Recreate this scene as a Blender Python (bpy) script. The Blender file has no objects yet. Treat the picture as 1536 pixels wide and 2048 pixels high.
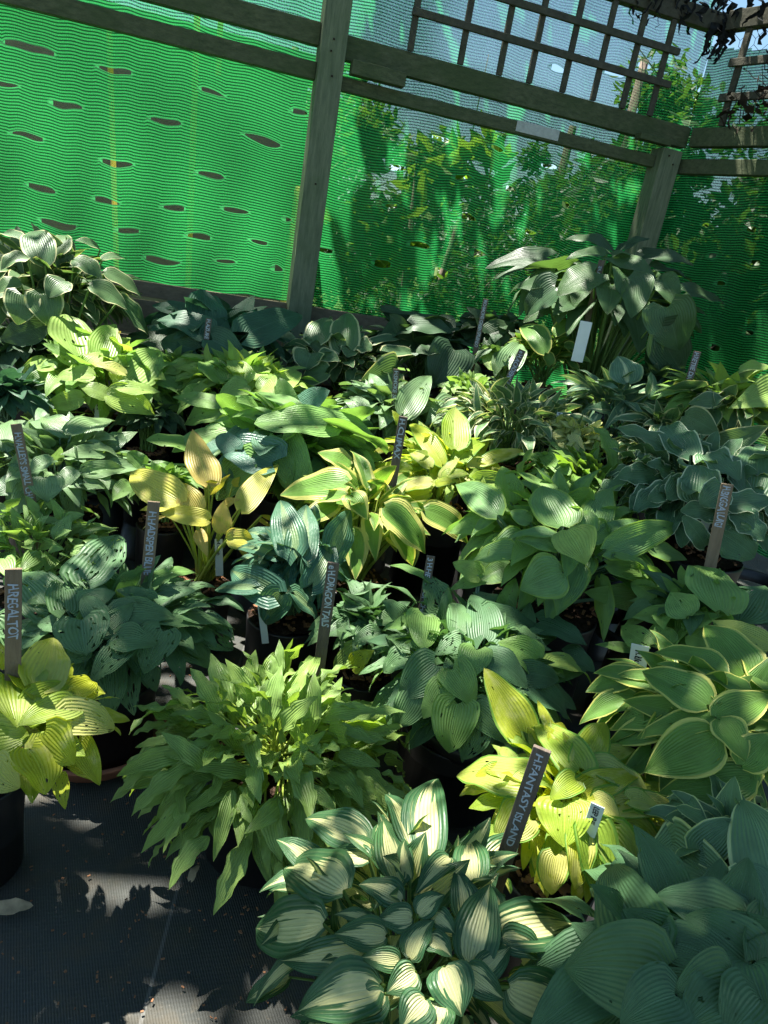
import bpy, math, random
import numpy as np
random.seed(7); RNG = np.random.default_rng(11)
S = bpy.context.scene
COL = S.collection

# ------------------------------------------------------------------ camera, sky, sun, exposure
F = 1450.0; EYE = 1.0; PITCH = math.radians(19.5); ROLL = math.radians(10.3)
SUN_EL = 65.0; SUN_AZ = 148.0      # azimuth: direction towards the sun, degrees from +X counter-clockwise
EXPOSURE = 2.1
def _rx(a):
    c, s = math.cos(a), math.sin(a); return np.array([[1,0,0],[0,c,-s],[0,s,c]])
def _rz(a):
    c, s = math.cos(a), math.sin(a); return np.array([[c,-s,0],[s,c,0],[0,0,1]])
CM = _rx(math.pi/2-PITCH) @ _rz(ROLL); CP = np.array([0.,0.,EYE])
cd = bpy.data.cameras.new('camera'); cam = bpy.data.objects.new('camera', cd); COL.objects.link(cam)
cd.sensor_fit = 'VERTICAL'; cd.sensor_height = 36; cd.lens = F/2048*36; cd.clip_start = .02; cd.clip_end = 3000
from mathutils import Matrix, Vector
cam.matrix_world = Matrix.Translation(Vector(CP)) @ Matrix([list(r) for r in CM]).to_4x4()
S.camera = cam
w = bpy.data.worlds.new('World'); S.world = w; w.use_nodes = True
wn = w.node_tree.nodes; wl = w.node_tree.links
sky = wn.new('ShaderNodeTexSky'); sky.sky_type = 'NISHITA'; sky.sun_disc = False
sky.sun_elevation = math.radians(SUN_EL); sky.sun_rotation = math.radians(90-SUN_AZ); sky.dust_density = .25; sky.ozone_density = 3.0
tint = wn.new('ShaderNodeMix'); tint.data_type = 'RGBA'; tint.blend_type = 'MULTIPLY'; tint.inputs[0].default_value = 1; tint.inputs[7].default_value = (.95,1.0,.88,1)
wl.new(sky.outputs[0], tint.inputs[6]); wl.new(tint.outputs[2], wn['Background'].inputs[0]); wn['Background'].inputs[1].default_value = .055
SUND = np.array([math.cos(math.radians(SUN_EL))*math.cos(math.radians(SUN_AZ)), math.cos(math.radians(SUN_EL))*math.sin(math.radians(SUN_AZ)), math.sin(math.radians(SUN_EL))])
sl = bpy.data.lights.new('sun','SUN'); sl.energy = 5.0; sl.angle = math.radians(.55); sl.color = (1,.95,.86)
so = bpy.data.objects.new('sun', sl); COL.objects.link(so); so.rotation_euler = Vector(SUND).to_track_quat('Z','Y').to_euler()
S.view_settings.view_transform = 'Standard'; S.view_settings.look = 'None'; S.view_settings.exposure = EXPOSURE; S.view_settings.gamma = 1
S.cycles.transparent_max_bounces = 24; S.cycles.max_bounces = 8

def ray(x, y):
    d = CM @ np.array([(x-768)/F, -(y-1024)/F, -1.0]); return d/np.linalg.norm(d)
def at(x, y, D): return CP + ray(x, y)*D
def onz(x, y, z=0.):
    d = ray(x, y); return CP + d*((z-EYE)/d[2])

# ------------------------------------------------------------------ helpers
def tag(o, label=None, cat=None, group=None, kind=None):
    if label: o['label'] = label
    if cat: o['category'] = cat
    if group: o['group'] = group
    if kind: o['kind'] = kind
    return o
def empty(name, loc, **k):
    o = bpy.data.objects.new(name, None); COL.objects.link(o); o.location = Vector([float(c) for c in loc]); o.empty_display_size = .05
    return tag(o, **k)
class MB:
    """collects verts (world coordinates) and faces and links them as ONE mesh object"""
    def __init__(s): s.v = []; s.f = []; s.n = 0; s.uv = []; s.lr = []
    def add(s, v, f, uv=None, lr=0.0):
        v = np.asarray(v, float); s.v.append(v)
        f = np.asarray(f, int)
        s.f.extend((f + s.n).tolist()) if f.ndim == 2 else s.f.extend([[i+s.n for i in q] for q in f])
        s.n += len(v)
        s.uv.append(np.zeros((len(v),2)) if uv is None else np.asarray(uv, float)); s.lr.append(np.full(len(v), lr))
    def addf(s, v, faces, lr=0.0):
        s.v.append(np.asarray(v, float)); s.f.extend([[i+s.n for i in q] for q in faces]); s.n += len(v)
        s.uv.append(np.zeros((len(v),2))); s.lr.append(np.full(len(v), lr))
    def box(s, c, u, l, w2, h, n=None, up=None):
        """box centred c, axis u length l, axis n thickness w2, axis up height h"""
        u = np.asarray(u, float); u = u/np.linalg.norm(u)
        up = np.array([0,0,1.]) if up is None else np.asarray(up, float)
        n = np.cross(up, u) if n is None else np.asarray(n, float); n = n/np.linalg.norm(n); up = np.cross(u, n)
        V = []
        for a in (-.5,.5):
            for b in (-.5,.5):
                for d in (-.5,.5): V.append(np.asarray(c)+u*l*a+n*w2*b+up*h*d)
        s.addf(V, [[0,1,3,2],[4,6,7,5],[0,4,5,1],[2,3,7,6],[0,2,6,4],[1,5,7,3]])
    def tube(s, pts, r0, r1=None, seg=5, lr=0.0, cap=True):
        pts = np.asarray(pts, float); r1 = r0 if r1 is None else r1; m = len(pts)
        T = np.gradient(pts, axis=0); T /= np.linalg.norm(T, axis=1)[:,None]+1e-9
        ref = np.array([0,0,1.]) if abs(T[0][2]) < .9 else np.array([1.,0,0])
        V = []
        for i in range(m):
            a = np.cross(T[i], ref); a /= np.linalg.norm(a)+1e-9; b = np.cross(T[i], a); r = r0+(r1-r0)*i/(m-1)
            for k in range(seg):
                t = 2*math.pi*k/seg; V.append(pts[i]+r*(math.cos(t)*a+math.sin(t)*b))
        Fc = [[i*seg+k, i*seg+(k+1)%seg, (i+1)*seg+(k+1)%seg, (i+1)*seg+k] for i in range(m-1) for k in range(seg)]
        if cap: Fc += [list(range(seg))[::-1], [(m-1)*seg+k for k in range(seg)]]
        s.addf(V, Fc, lr)
    def lathe(s, c, prof, seg=40):
        V = []
        for r, z in prof:
            for k in range(seg):
                t = 2*math.pi*k/seg; V.append([c[0]+r*math.cos(t), c[1]+r*math.sin(t), c[2]+z])
        Fc = [[i*seg+k, i*seg+(k+1)%seg, (i+1)*seg+(k+1)%seg, (i+1)*seg+k] for i in range(len(prof)-1) for k in range(seg)]
        s.addf(V, Fc)
    def build(s, name, mat, parent=None, smooth=False, bevel=0, origin=None):
        me = bpy.data.meshes.new(name); V = np.concatenate(s.v)
        if parent is not None: V = V - np.array(parent.matrix_world.translation if parent.parent else parent.location)
        me.from_pydata(V.tolist(), [], s.f)
        UV = np.concatenate(s.uv); LR = np.concatenate(s.lr)
        li = np.empty(len(me.loops), np.int32); me.loops.foreach_get('vertex_index', li)
        ul = me.uv_layers.new(name='UVMap'); ul.data.foreach_set('uv', UV[li].astype(np.float32).ravel())
        a = me.attributes.new('lrand', 'FLOAT', 'POINT'); a.data.foreach_set('value', LR.astype(np.float32))
        if smooth: me.polygons.foreach_set('use_smooth', [True]*len(me.polygons))
        me.materials.append(mat); me.validate(); me.update()
        o = bpy.data.objects.new(name, me); COL.objects.link(o)
        if parent is not None: o.parent = parent
        if bevel:
            b = o.modifiers.new('bevel','BEVEL'); b.width = bevel; b.segments = 2; b.limit_method = 'ANGLE'
        return o

# ------------------------------------------------------------------ node helpers
class NT:
    def __init__(s, name):
        s.m = bpy.data.materials.new(name); s.m.use_nodes = True; s.t = s.m.node_tree; s.t.nodes.clear()
        s.out = s.t.nodes.new('ShaderNodeOutputMaterial')
    def n(s, ty, **k):
        o = s.t.nodes.new(ty)
        for a, b in k.items(): setattr(o, a, b)
        return o
    def l(s, a, b): s.t.links.new(a, b)
    def setin(s, sock, v):
        if hasattr(v, 'is_linked') or isinstance(v, bpy.types.NodeSocket): s.l(v, sock)
        else: sock.default_value = v
    def math(s, op, a, b=0.0, c=None, clamp=False):
        o = s.n('ShaderNodeMath', operation=op, use_clamp=clamp); s.setin(o.inputs[0], a)
        if len(o.inputs) > 1: s.setin(o.inputs[1], b)
        if c is not None: s.setin(o.inputs[2], c)
        return o.outputs[0]
    def step(s, x, a, b):
        o = s.n('ShaderNodeMapRange', interpolation_type='SMOOTHSTEP'); s.setin(o.inputs[0], x); s.setin(o.inputs[1], a); s.setin(o.inputs[2], b)
        return o.outputs[0]
    def rng(s, x, a, b, c, d):
        o = s.n('ShaderNodeMapRange'); s.setin(o.inputs[0], x)
        for i, q in enumerate((a,b,c,d)): s.setin(o.inputs[i+1], q)
        return o.outputs[0]
    def mix(s, f, a, b, mode='MIX'):
        o = s.n('ShaderNodeMix', data_type='RGBA', blend_type=mode, clamp_factor=True); s.setin(o.inputs[0], f)
        s.setin(o.inputs[6], tuple(a)+(1,) if isinstance(a, (tuple,list)) else a); s.setin(o.inputs[7], tuple(b)+(1,) if isinstance(b, (tuple,list)) else b)
        return o.outputs[2]
    def xyz(s, x, y, z=0.0):
        o = s.n('ShaderNodeCombineXYZ'); s.setin(o.inputs[0], x); s.setin(o.inputs[1], y); s.setin(o.inputs[2], z); return o.outputs[0]
    def noise(s, vec, scale=1.0, detail=2.0, rough=.5):
        o = s.n('ShaderNodeTexNoise'); s.l(vec, o.inputs['Vector']); o.inputs['Scale'].default_value = scale
        o.inputs['Detail'].default_value = detail; o.inputs['Roughness'].default_value = rough; return o.outputs[0]
    def attr(s, name):
        o = s.n('ShaderNodeAttribute'); o.attribute_name = name; return o.outputs['Fac']
    def bump(s, h, strength=.5, dist=.01):
        o = s.n('ShaderNodeBump'); o.inputs['Strength'].default_value = strength; o.inputs['Distance'].default_value = dist; s.l(h, o.inputs['Height']); return o.outputs[0]
    def bsdf(s, col, rough=.5, spec=.5, nrm=None, **k):
        o = s.n('ShaderNodeBsdfPrincipled'); s.setin(o.inputs['Base Color'], tuple(col)+(1,) if isinstance(col,(tuple,list)) else col)
        s.setin(o.inputs['Roughness'], rough); s.setin(o.inputs['Specular IOR Level'], spec)
        if nrm is not None: s.l(nrm, o.inputs['Normal'])
        for a, b in k.items(): s.setin(o.inputs[a], b)
        return o.outputs[0]
    def done(s, sh): s.l(sh, s.out.inputs[0]); return s.m

def leaf_mat(name, base, margin=None, mw=.25, centre=None, cw=.5, feather=.3, veins=7, vein_bump=1.0, pucker=.14, holes=0.0, spots=.0,
             trans=.38, rough=.42, tcol=None, brown=0.0, pale=.18, blotch=None, flame=0.0, green=0.0):
    N = NT(name); base = tuple(min(.8, q*1.18) for q in base)
    uv = N.n('ShaderNodeUVMap').outputs[0]; sp = N.n('ShaderNodeSeparateXYZ'); N.l(uv, sp.inputs[0]); U, V = sp.outputs[0], sp.outputs[1]
    lr = N.attr('lrand')
    a = N.math('ABSOLUTE', N.math('MULTIPLY_ADD', U, 2.0, -1.0))
    lr50 = N.math('MULTIPLY', lr, 57.0)
    streak = N.noise(N.xyz(N.math('MULTIPLY', U, 22.0), N.math('MULTIPLY', V, 1.6), lr50), 1.0, 3)
    blot = N.noise(N.xyz(N.math('MULTIPLY', U, 2.2), N.math('MULTIPLY', V, 3.0), lr50), 1.0, 3)
    fine = N.noise(N.xyz(N.math('MULTIPLY', U, 60.0), N.math('MULTIPLY', V, 60.0), lr50), 1.0, 2)
    # base colour with per-leaf and within-leaf change
    c = N.mix(N.rng(blot, .3, .7, 0, 1), tuple(x*.78 for x in base), tuple(x*1.22 for x in base))
    if blotch: c = N.mix(N.step(N.math('ADD', blot, N.math('MULTIPLY', N.math('FRACT', N.math('MULTIPLY', lr, 13.7)), .45)), .62, .82), c, blotch)
    c = N.mix(N.rng(N.math('FRACT', N.math('MULTIPLY', lr, 7.3)), 0, 1, 0, .35), c, (base[0]*1.5, base[1]*1.25, base[2]*.8))
    if green: c = N.mix(N.math('MULTIPLY', N.math('POWER', N.math('FRACT', N.math('MULTIPLY', lr, 5.7)), 1.5), green), c, (.17,.34,.045))
    edge = N.math('ADD', a, N.math('MULTIPLY', N.math('ADD', streak, -.5), feather*2))
    if flame: edge = N.math('ADD', edge, N.math('MULTIPLY', N.math('MAXIMUM', N.math('SUBTRACT', V, .30), 0.0), flame))
    if centre: c = N.mix(N.step(edge, cw+.04, cw-.04), c, N.mix(streak, tuple(x*.9 for x in centre), centre))
    if margin: c = N.mix(N.step(edge, 1-mw-.03, 1-mw+.03), c, margin)
    # veins: parallel to the margin
    vn = N.math('SINE', N.math('MULTIPLY', N.math('MULTIPLY_ADD', blot, .05, N.math('POWER', a, .85)), math.pi*veins*2))
    vline = N.math('MULTIPLY', N.step(vn, .2, 1.0), N.rng(streak, .3, .7, .2, 1))
    c = N.mix(N.math('MULTIPLY', vline, pale*.7), c, tuple(min(1, x*1.5+.03) for x in (centre if centre else base)))
    mid = N.step(a, .035, .012); c = N.mix(N.math('MULTIPLY', mid, .45), c, tuple(min(1, x*1.35+.05) for x in (centre if centre else base)))
    if brown:
        bt = N.math('ADD', N.math('MULTIPLY', N.math('POWER', V, 3.0), .55), N.math('MULTIPLY', a, .25)); bt = N.math('ADD', bt, N.math('MULTIPLY', blot, .55))
        c = N.mix(N.math('MULTIPLY', N.step(bt, .85, 1.0), brown), c, (.32,.17,.06))
    if spots: c = N.mix(N.math('MULTIPLY', N.step(fine, .70, .76), spots), c, (.1,.07,.02))
    h = N.math('MULTIPLY', vn, .5*vein_bump)
    if pucker:
        h = N.math('ADD', h, N.math('MULTIPLY', N.noise(N.xyz(N.math('MULTIPLY', U, 16.0), N.math('MULTIPLY', V, 22.0), lr50), 1.0, 1), 2.6*pucker))
    h = N.math('ADD', h, N.math('MULTIPLY', fine, .12))
    nr = N.bump(h, .55, .0017)
    c = N.mix(N.math('MULTIPLY', N.step(N.noise(N.xyz(N.math('MULTIPLY', U, 5.0), N.math('MULTIPLY', V, 8.0), N.math('MULTIPLY', lr, 33.0)), 1.0, 4, .7), .62, .80), .5), c, (.22,.17,.08))
    p = N.bsdf(c, N.rng(fine, 0, 1, rough-.08, rough+.04), .42, nr)
    t = N.n('ShaderNodeBsdfTranslucent'); N.l(N.mix(1.0, c, tcol if tcol else (1.25,1.3,.55), 'MULTIPLY'), t.inputs[0]); N.l(nr, t.inputs['Normal'])
    m = N.n('ShaderNodeMixShader'); m.inputs[0].default_value = trans; N.l(p, m.inputs[1]); N.l(t.outputs[0], m.inputs[2]); sh = m.outputs[0]
    if holes:
        hn = N.noise(N.xyz(N.math('MULTIPLY', U, 11.0), N.math('MULTIPLY', V, 6.5), N.math('MULTIPLY', lr, 91.0)), 1.0, 1.5)
        amt = N.rng(N.math('FRACT', N.math('MULTIPLY', lr, 3.1)), 0, 1, .76, .76-.16*holes)
        hole = N.math('GREATER_THAN', hn, amt)
        tr = N.n('ShaderNodeBsdfTransparent'); m2 = N.n('ShaderNodeMixShader'); N.l(hole, m2.inputs[0]); N.l(sh, m2.inputs[1]); N.l(tr.outputs[0], m2.inputs[2]); sh = m2.outputs[0]
    return N.done(sh)

def simple_mat(name, col, rough=.6, spec=.4, var=.25, scale=20, bump=.3, bd=.003, stretch=(1,1,1), trans=0):
    N = NT(name); tc = N.n('ShaderNodeTexCoord').outputs['Object']
    mp = N.n('ShaderNodeMapping'); N.l(tc, mp.inputs[0]); mp.inputs['Scale'].default_value = stretch
    nz = N.noise(mp.outputs[0], scale, 4, .6)
    c = N.mix(N.rng(nz, .25, .75, 0, 1), tuple(x*(1-var) for x in col), tuple(x*(1+var) for x in col))
    sh = N.bsdf(c, rough, spec, N.bump(nz, bump, bd))
    if trans:
        t = N.n('ShaderNodeBsdfTranslucent'); N.l(c, t.inputs[0]); m = N.n('ShaderNodeMixShader'); m.inputs[0].default_value = trans
        N.l(sh, m.inputs[1]); N.l(t.outputs[0], m.inputs[2]); sh = m.outputs[0]
    return N.done(sh)

# ------------------------------------------------------------------ materials
def wood_mat(name, a, b, moss, stretch, mossamt=.5):
    N = NT(name); tc = N.n('ShaderNodeTexCoord').outputs['Object']
    mp = N.n('ShaderNodeMapping'); N.l(tc, mp.inputs[0]); mp.inputs['Scale'].default_value = stretch
    g = N.noise(mp.outputs[0], 9, 5, .65); g2 = N.noise(mp.outputs[0], 34, 3, .6); big = N.noise(tc, 5, 4, .6)
    c = N.mix(N.rng(g, .3, .7, 0, 1), a, b); c = N.mix(N.math('MULTIPLY', N.step(g2, .55, .75), .35), c, tuple(x*.4 for x in a))
    c = N.mix(N.math('MULTIPLY', N.step(big, .42, .65), mossamt), c, moss)
    return N.done(N.bsdf(c, .85, .2, N.bump(N.math('ADD', g, N.math('MULTIPLY', g2, .6)), .6, .004)))
M_WOODV = wood_mat('weathered_wood_post', (.10,.125,.08), (.20,.23,.15), (.08,.12,.055), (9,9,.9), .35)
M_WOODH = wood_mat('weathered_wood_rail', (.055,.07,.038), (.12,.135,.075), (.05,.08,.03), (1,9,9), .5)
M_PLANK = wood_mat('weathered_wood_plank', (.12,.10,.07), (.20,.165,.11), (.08,.09,.05), (1,8,8), .4)
M_TRELLIS = wood_mat('dark_trellis_wood', (.05,.05,.04), (.10,.095,.07), (.05,.06,.03), (5,5,5), .3)
M_TANPOLE = wood_mat('tan_wood', (.55,.42,.22), (.72,.56,.30), (.5,.42,.2), (8,8,.8), .2)
M_STAKE = wood_mat('stake_wood', (.09,.07,.055), (.15,.12,.095), (.11,.09,.07), (14,14,2), .3)
M_STAKE2 = wood_mat('stake_wood_light', (.17,.125,.08), (.25,.19,.125), (.16,.12,.08), (14,14,2), .3)
M_INK = simple_mat('white_paint_lettering', (.38,.43,.50), .5, .3, .05)
M_INKDARK = simple_mat('black_pen_lettering', (.02,.02,.025), .5, .3, .05)
M_TAG = simple_mat('white_plastic_tag', (.62,.66,.66), .4, .5, .08)
M_POT = simple_mat('black_plastic_pot', (.012,.012,.013), .42, .45, .4, 14, .15)
M_POTG = simple_mat('grey_dusty_pot', (.05,.048,.046), .6, .3, .5, 30, .2)
M_TERRA = simple_mat('terracotta', (.30,.12,.07), .8, .2, .3, 25, .3)
M_SOIL = simple_mat('potting_compost', (.035,.022,.015), .95, .1, .8, 90, 1.0, .01)
M_BARK = simple_mat('bark_chip', (.22,.11,.06), .9, .1, .5, 40, .5)
M_STEM = leaf_mat('petiole_green', (.14,.24,.07), trans=.15, veins=2, vein_bump=.3)
M_STEMY = leaf_mat('petiole_yellow_green', (.30,.38,.07), trans=.2, veins=2, vein_bump=.3)
M_STEMB = leaf_mat('petiole_blue_green', (.10,.18,.12), trans=.12, veins=2, vein_bump=.3)
M_METAL = simple_mat('galvanised_plate', (.42,.44,.42), .45, .5, .25, 40, .2)
M_DRY = simple_mat('dried_leaf', (.38,.30,.19), .8, .2, .3, 60, .4, .002, trans=.3)
M_TWIG = simple_mat('dead_twig', (.035,.028,.022), .9, .1, .4, 30, .3)
M_CLOTH = simple_mat('torn_black_fabric', (.015,.017,.018), .9, .1, .4, 60, .5)

L = {}
L['variegated'] = leaf_mat('cream_centred_leaf', (.032,.095,.040), centre=(.55,.56,.27), cw=.52, feather=.62, flame=.75, veins=6, pale=.1)
L['blue'] = leaf_mat('blue_grey_leaf', (.055,.125,.055), veins=8, holes=.35, pale=.1, trans=.28, tcol=(1.2,1.4,.6), rough=.5)
L['blueh'] = leaf_mat('slug_eaten_blue_leaf', (.075,.155,.066), veins=7, holes=1.0, pale=.22, trans=.28, tcol=(1.2,1.4,.6), rough=.48)
L['yellow'] = leaf_mat('yellow_leaf', (.36,.40,.035), green=.8, margin=(.16,.32,.05), mw=.11, feather=.12, veins=7, holes=.25, spots=.5, brown=.25, trans=.5, tcol=(1.2,1.25,.4), blotch=(.62,.60,.22))
L['chart'] = leaf_mat('chartreuse_leaf', (.36,.42,.035), green=.7, veins=6, holes=.75, spots=.3, trans=.5, tcol=(1.2,1.15,.4), blotch=(.60,.60,.22))
L['goldedge'] = leaf_mat('gold_edged_leaf', (.10,.21,.045), margin=(.58,.58,.15), mw=.15, feather=.08, veins=9, holes=.15, pale=.35, trans=.4)
L['blueedge'] = leaf_mat('blue_leaf_pale_edge', (.09,.18,.09), margin=(.50,.58,.26), mw=.10, feather=.07, veins=8, trans=.3)
L['tail'] = leaf_mat('lime_wavy_leaf', (.185,.30,.08), veins=4, holes=.12, pale=.25, trans=.42, tcol=(1.2,1.2,.4))
L['small'] = leaf_mat('small_green_leaf', (.17,.29,.09), veins=4, holes=.4, spots=.4, pale=.25, trans=.35)
L['silver'] = leaf_mat('silvery_blue_leaf', (.13,.225,.11), veins=7, holes=.5, pale=.25, pucker=.25, trans=.3, rough=.4)
L['orange'] = leaf_mat('ochre_dying_leaf', (.44,.45,.08), veins=7, spots=.3, brown=.9, trans=.42, tcol=(1.2,1.15,.5), blotch=(.62,.48,.16))
L['darkcentre'] = leaf_mat('dark_leaf_pale_centre', (.05,.135,.085), centre=(.17,.27,.12), cw=.40, feather=.2, flame=.4, veins=7, pucker=.4, trans=.28)
L['limeedge'] = leaf_mat('green_leaf_wide_yellow_edge', (.13,.26,.05), margin=(.55,.54,.16), mw=.34, feather=.16, veins=9, pucker=.2, holes=.2, pale=.3, trans=.42)
L['puck'] = leaf_mat('puckered_green_leaf', (.14,.27,.08), veins=9, vein_bump=1.4, pucker=.8, holes=.2, pale=.2, trans=.38)
L['puckblue'] = leaf_mat('puckered_blue_leaf', (.07,.16,.11), veins=9, vein_bump=1.3, pucker=1.0, pale=.15, trans=.3)
L['bluegreen'] = leaf_mat('blue_green_leaf', (.12,.24,.09), margin=(.22,.36,.07), mw=.14, feather=.22, veins=8, holes=.15, pale=.25, trans=.4, blotch=(.20,.36,.09))
L['green'] = leaf_mat('mid_green_leaf', (.15,.28,.08), veins=8, holes=.45, pale=.2, trans=.42, pucker=.15)
L['lightgreen'] = leaf_mat('light_green_leaf', (.24,.37,.10), veins=7, holes=.6, pale=.2, trans=.45, pucker=.2, tcol=(1.2,1.2,.4))
L['creamedge'] = leaf_mat('cream_edged_leaf', (.075,.145,.065), margin=(.52,.52,.28), mw=.11, feather=.06, veins=8, pale=.15, trans=.33)
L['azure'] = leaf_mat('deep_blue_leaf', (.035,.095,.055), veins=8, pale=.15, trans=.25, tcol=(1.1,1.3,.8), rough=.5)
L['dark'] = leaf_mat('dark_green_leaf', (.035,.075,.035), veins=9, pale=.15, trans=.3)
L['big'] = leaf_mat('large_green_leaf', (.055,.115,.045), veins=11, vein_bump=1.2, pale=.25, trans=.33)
L['whiteedge'] = leaf_mat('white_edged_leaf', (.065,.14,.07), margin=(.55,.62,.42), mw=.07, feather=.05, veins=7, pale=.1, trans=.28)
L['smalledge'] = leaf_mat('small_cream_edged_leaf', (.08,.16,.07), margin=(.55,.56,.32), mw=.28, feather=.1, veins=4, trans=.3)
L['palesmall'] = leaf_mat('pale_yellow_small_leaf', (.40,.43,.17), margin=(.2,.3,.1), mw=.15, feather=.2, veins=4, brown=.5, trans=.4)
L['whitecentre'] = leaf_mat('white_streaked_leaf', (.08,.17,.10), centre=(.45,.52,.30), cw=.16, feather=.3, flame=.1, veins=7, margin=(.30,.38,.18), mw=.06, trans=.3)
L['strap'] = leaf_mat('green_strap_leaf', (.14,.26,.06), veins=5, trans=.42, pale=.15, tcol=(1.2,1.2,.4))

# ------------------------------------------------------------------ leaf geometry
SHAPES = {  # a, b exponents of the outline, w0 basal width, lobe, arch, fold, wave amp, wave freq
 'ovate':   dict(a=.52, b=1.05, w0=.22, lobe=.06, arch=.16, fold=.26, wave=.12, k=1.8),
 'heart':   dict(a=.42, b=.86, w0=.50, lobe=.20, arch=.15, fold=.24, wave=.12, k=1.8),
 'round':   dict(a=.42, b=.62, w0=.50, lobe=.16, arch=.10, fold=.28, wave=.10, k=1.6),
 'lance':   dict(a=.62, b=1.0, w0=.12, lobe=.0, arch=.18, fold=.25, wave=.36, k=2.8),
 'long':    dict(a=.60, b=1.02, w0=.18, lobe=.05, arch=.18, fold=.22, wave=.10, k=2.0),
 'wavy':    dict(a=.50, b=.72, w0=.35, lobe=.12, arch=.14, fold=.22, wave=.30, k=2.2),
}
_GR = {}
def grid(nu, nv):
    if (nu,nv) not in _GR:
        u = np.linspace(-1,1,nu); t = np.linspace(0,1,nv); v = .6*t + .4*(1-np.cos(math.pi*t))/2
        Uu, Vv = np.meshgrid(u, v); Fc = [[j*nu+i, j*nu+i+1, (j+1)*nu+i+1, (j+1)*nu+i] for j in range(nv-1) for i in range(nu-1)]
        _GR[(nu,nv)] = (Uu.ravel(), Vv.ravel(), np.array(Fc))
    return _GR[(nu,nv)]
def leaf(mb, P0, P1, width, N, shape='ovate', nu=11, nv=12, lr=None, rnd=random, **over):
    sp = dict(SHAPES[shape]); sp.update(over)
    P0 = np.asarray(P0, float); P1 = np.asarray(P1, float); ax = P1-P0; Ln = np.linalg.norm(ax); ax = ax/Ln
    N = N - ax*np.dot(N, ax); N /= np.linalg.norm(N)+1e-9
    B = np.cross(ax, N)
    ro = rnd.gauss(0,.26); N, B = N*math.cos(ro)+B*math.sin(ro), B*math.cos(ro)-N*math.sin(ro)
    Uu, Vv, Fc = grid(nu, nv)
    arch = sp['arch']*rnd.uniform(.5,1.5); side = rnd.uniform(-.09,.09)
    Pm = (P0+P1)/2 + N*arch*Ln + B*side*Ln
    A = ((1-Vv)**2)[:,None]*P0 + (2*Vv*(1-Vv))[:,None]*Pm + (Vv**2)[:,None]*P1
    T = (2*(1-Vv))[:,None]*(Pm-P0) + (2*Vv)[:,None]*(P1-Pm); T /= np.linalg.norm(T,axis=1)[:,None]
    BB = np.tile(B,(len(Vv),1)); NN = np.cross(BB, T)
    a, b = sp['a'], sp['b']; vm = a/(a+b); pm = vm**a*(1-vm)**b
    prof = Vv**a*(1-Vv)**b/pm; Wd = width/2*(sp['w0']*(1-Vv)**3 + prof)/(1+sp['w0']*(1-vm)**3)
    au = np.abs(Uu); ph = rnd.uniform(0,6.28); ph2 = ph+rnd.uniform(1,5); fold = sp['fold']*rnd.uniform(.3,1.5)
    cup = rnd.uniform(-.5,1.0)
    hgt = fold*Wd*(au - .5*cup*au**2) + sp['wave']*Wd*au**2*np.sin(2*math.pi*sp['k']*Vv+np.where(Uu<0, ph, ph2))
    hgt = hgt - .10*Ln*np.maximum(0, Vv-.75)**1.5*rnd.uniform(-.5,1.5)*2
    hgt = hgt + .02*Wd*np.sin(Uu*17+Vv*3)
    back = -sp['lobe']*Ln*(1-Vv)**5*au**1.3
    X = A + BB*(Uu*Wd)[:,None] + NN*hgt[:,None] + T*back[:,None]
    mb.add(X, Fc, np.stack([Uu*.5+.5, Vv],1), rnd.random() if lr is None else lr)
def petiole(mb, a, b, r, bow=.12, seg=5, n=6):
    a = np.asarray(a,float); b = np.asarray(b,float); d = b-a; Ln = np.linalg.norm(d)
    c = a + d*.45 + np.array([0,0,1])*Ln*bow
    t = np.linspace(0,1,n)[:,None]; P = (1-t)**2*a + 2*t*(1-t)*c + t**2*b
    mb.tube(P, r, r*.6, seg, cap=False)

# ------------------------------------------------------------------ hostas
HOSTAS = []
def pot(root, c, soil_z, r, mat, h=None, dusty=False, saucer=False):
    h = h or min(.24, soil_z+.02); z0 = soil_z + .02 - h
    m = MB(); ro = r; rb = r*.76
    m.lathe((c[0],c[1],z0), [(0.001,0),(rb-.01,0),(rb,.004),(ro-.012,h-.028),(ro-.012,h-.026),(ro-.016,h-.022),(ro-.016,.01),(0.001,.01)])
    p = m.build('pot', mat, root, True)
    m = MB(); m.lathe((c[0],c[1],z0), [(ro-.013,h-.03),(ro,h-.03),(ro+.004,h-.016),(ro+.004,h),(ro-.004,h+.002),(ro-.013,h-.004),(ro-.013,h-.03)]); m.build('rim', mat, p, True)
    m = MB(); n = 30; V = [[c[0],c[1],soil_z+.006]]; Fc = []
    for j in range(1,6):
        for k in range(n):
            t = 2*math.pi*k/n; rr = (ro-.014)*j/5; V.append([c[0]+rr*math.cos(t), c[1]+rr*math.sin(t), soil_z+random.uniform(-.006,.006)])
    Fc += [[0,1+k,1+(k+1)%n] for k in range(n)]
    Fc += [[1+j*n+k,1+j*n+(k+1)%n,1+(j+1)*n+(k+1)%n,1+(j+1)*n+k] for j in range(4) for k in range(n)]
    m.addf(V, Fc)
    m.build('soil', M_SOIL, root)
    m = MB()
    for _ in range(60):
        t = random.uniform(0,6.28); rr = (ro-.02)*math.sqrt(random.random()); u = np.array([random.gauss(0,1),random.gauss(0,1),random.gauss(0,.4)])
        m.box((c[0]+rr*math.cos(t), c[1]+rr*math.sin(t), soil_z+.01), u, random.uniform(.006,.018), random.uniform(.004,.009), .003)
    tag(m.build('bark_chips', M_BARK, root), kind='stuff')
    if z0 > .03: return z0
    return 0

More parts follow.
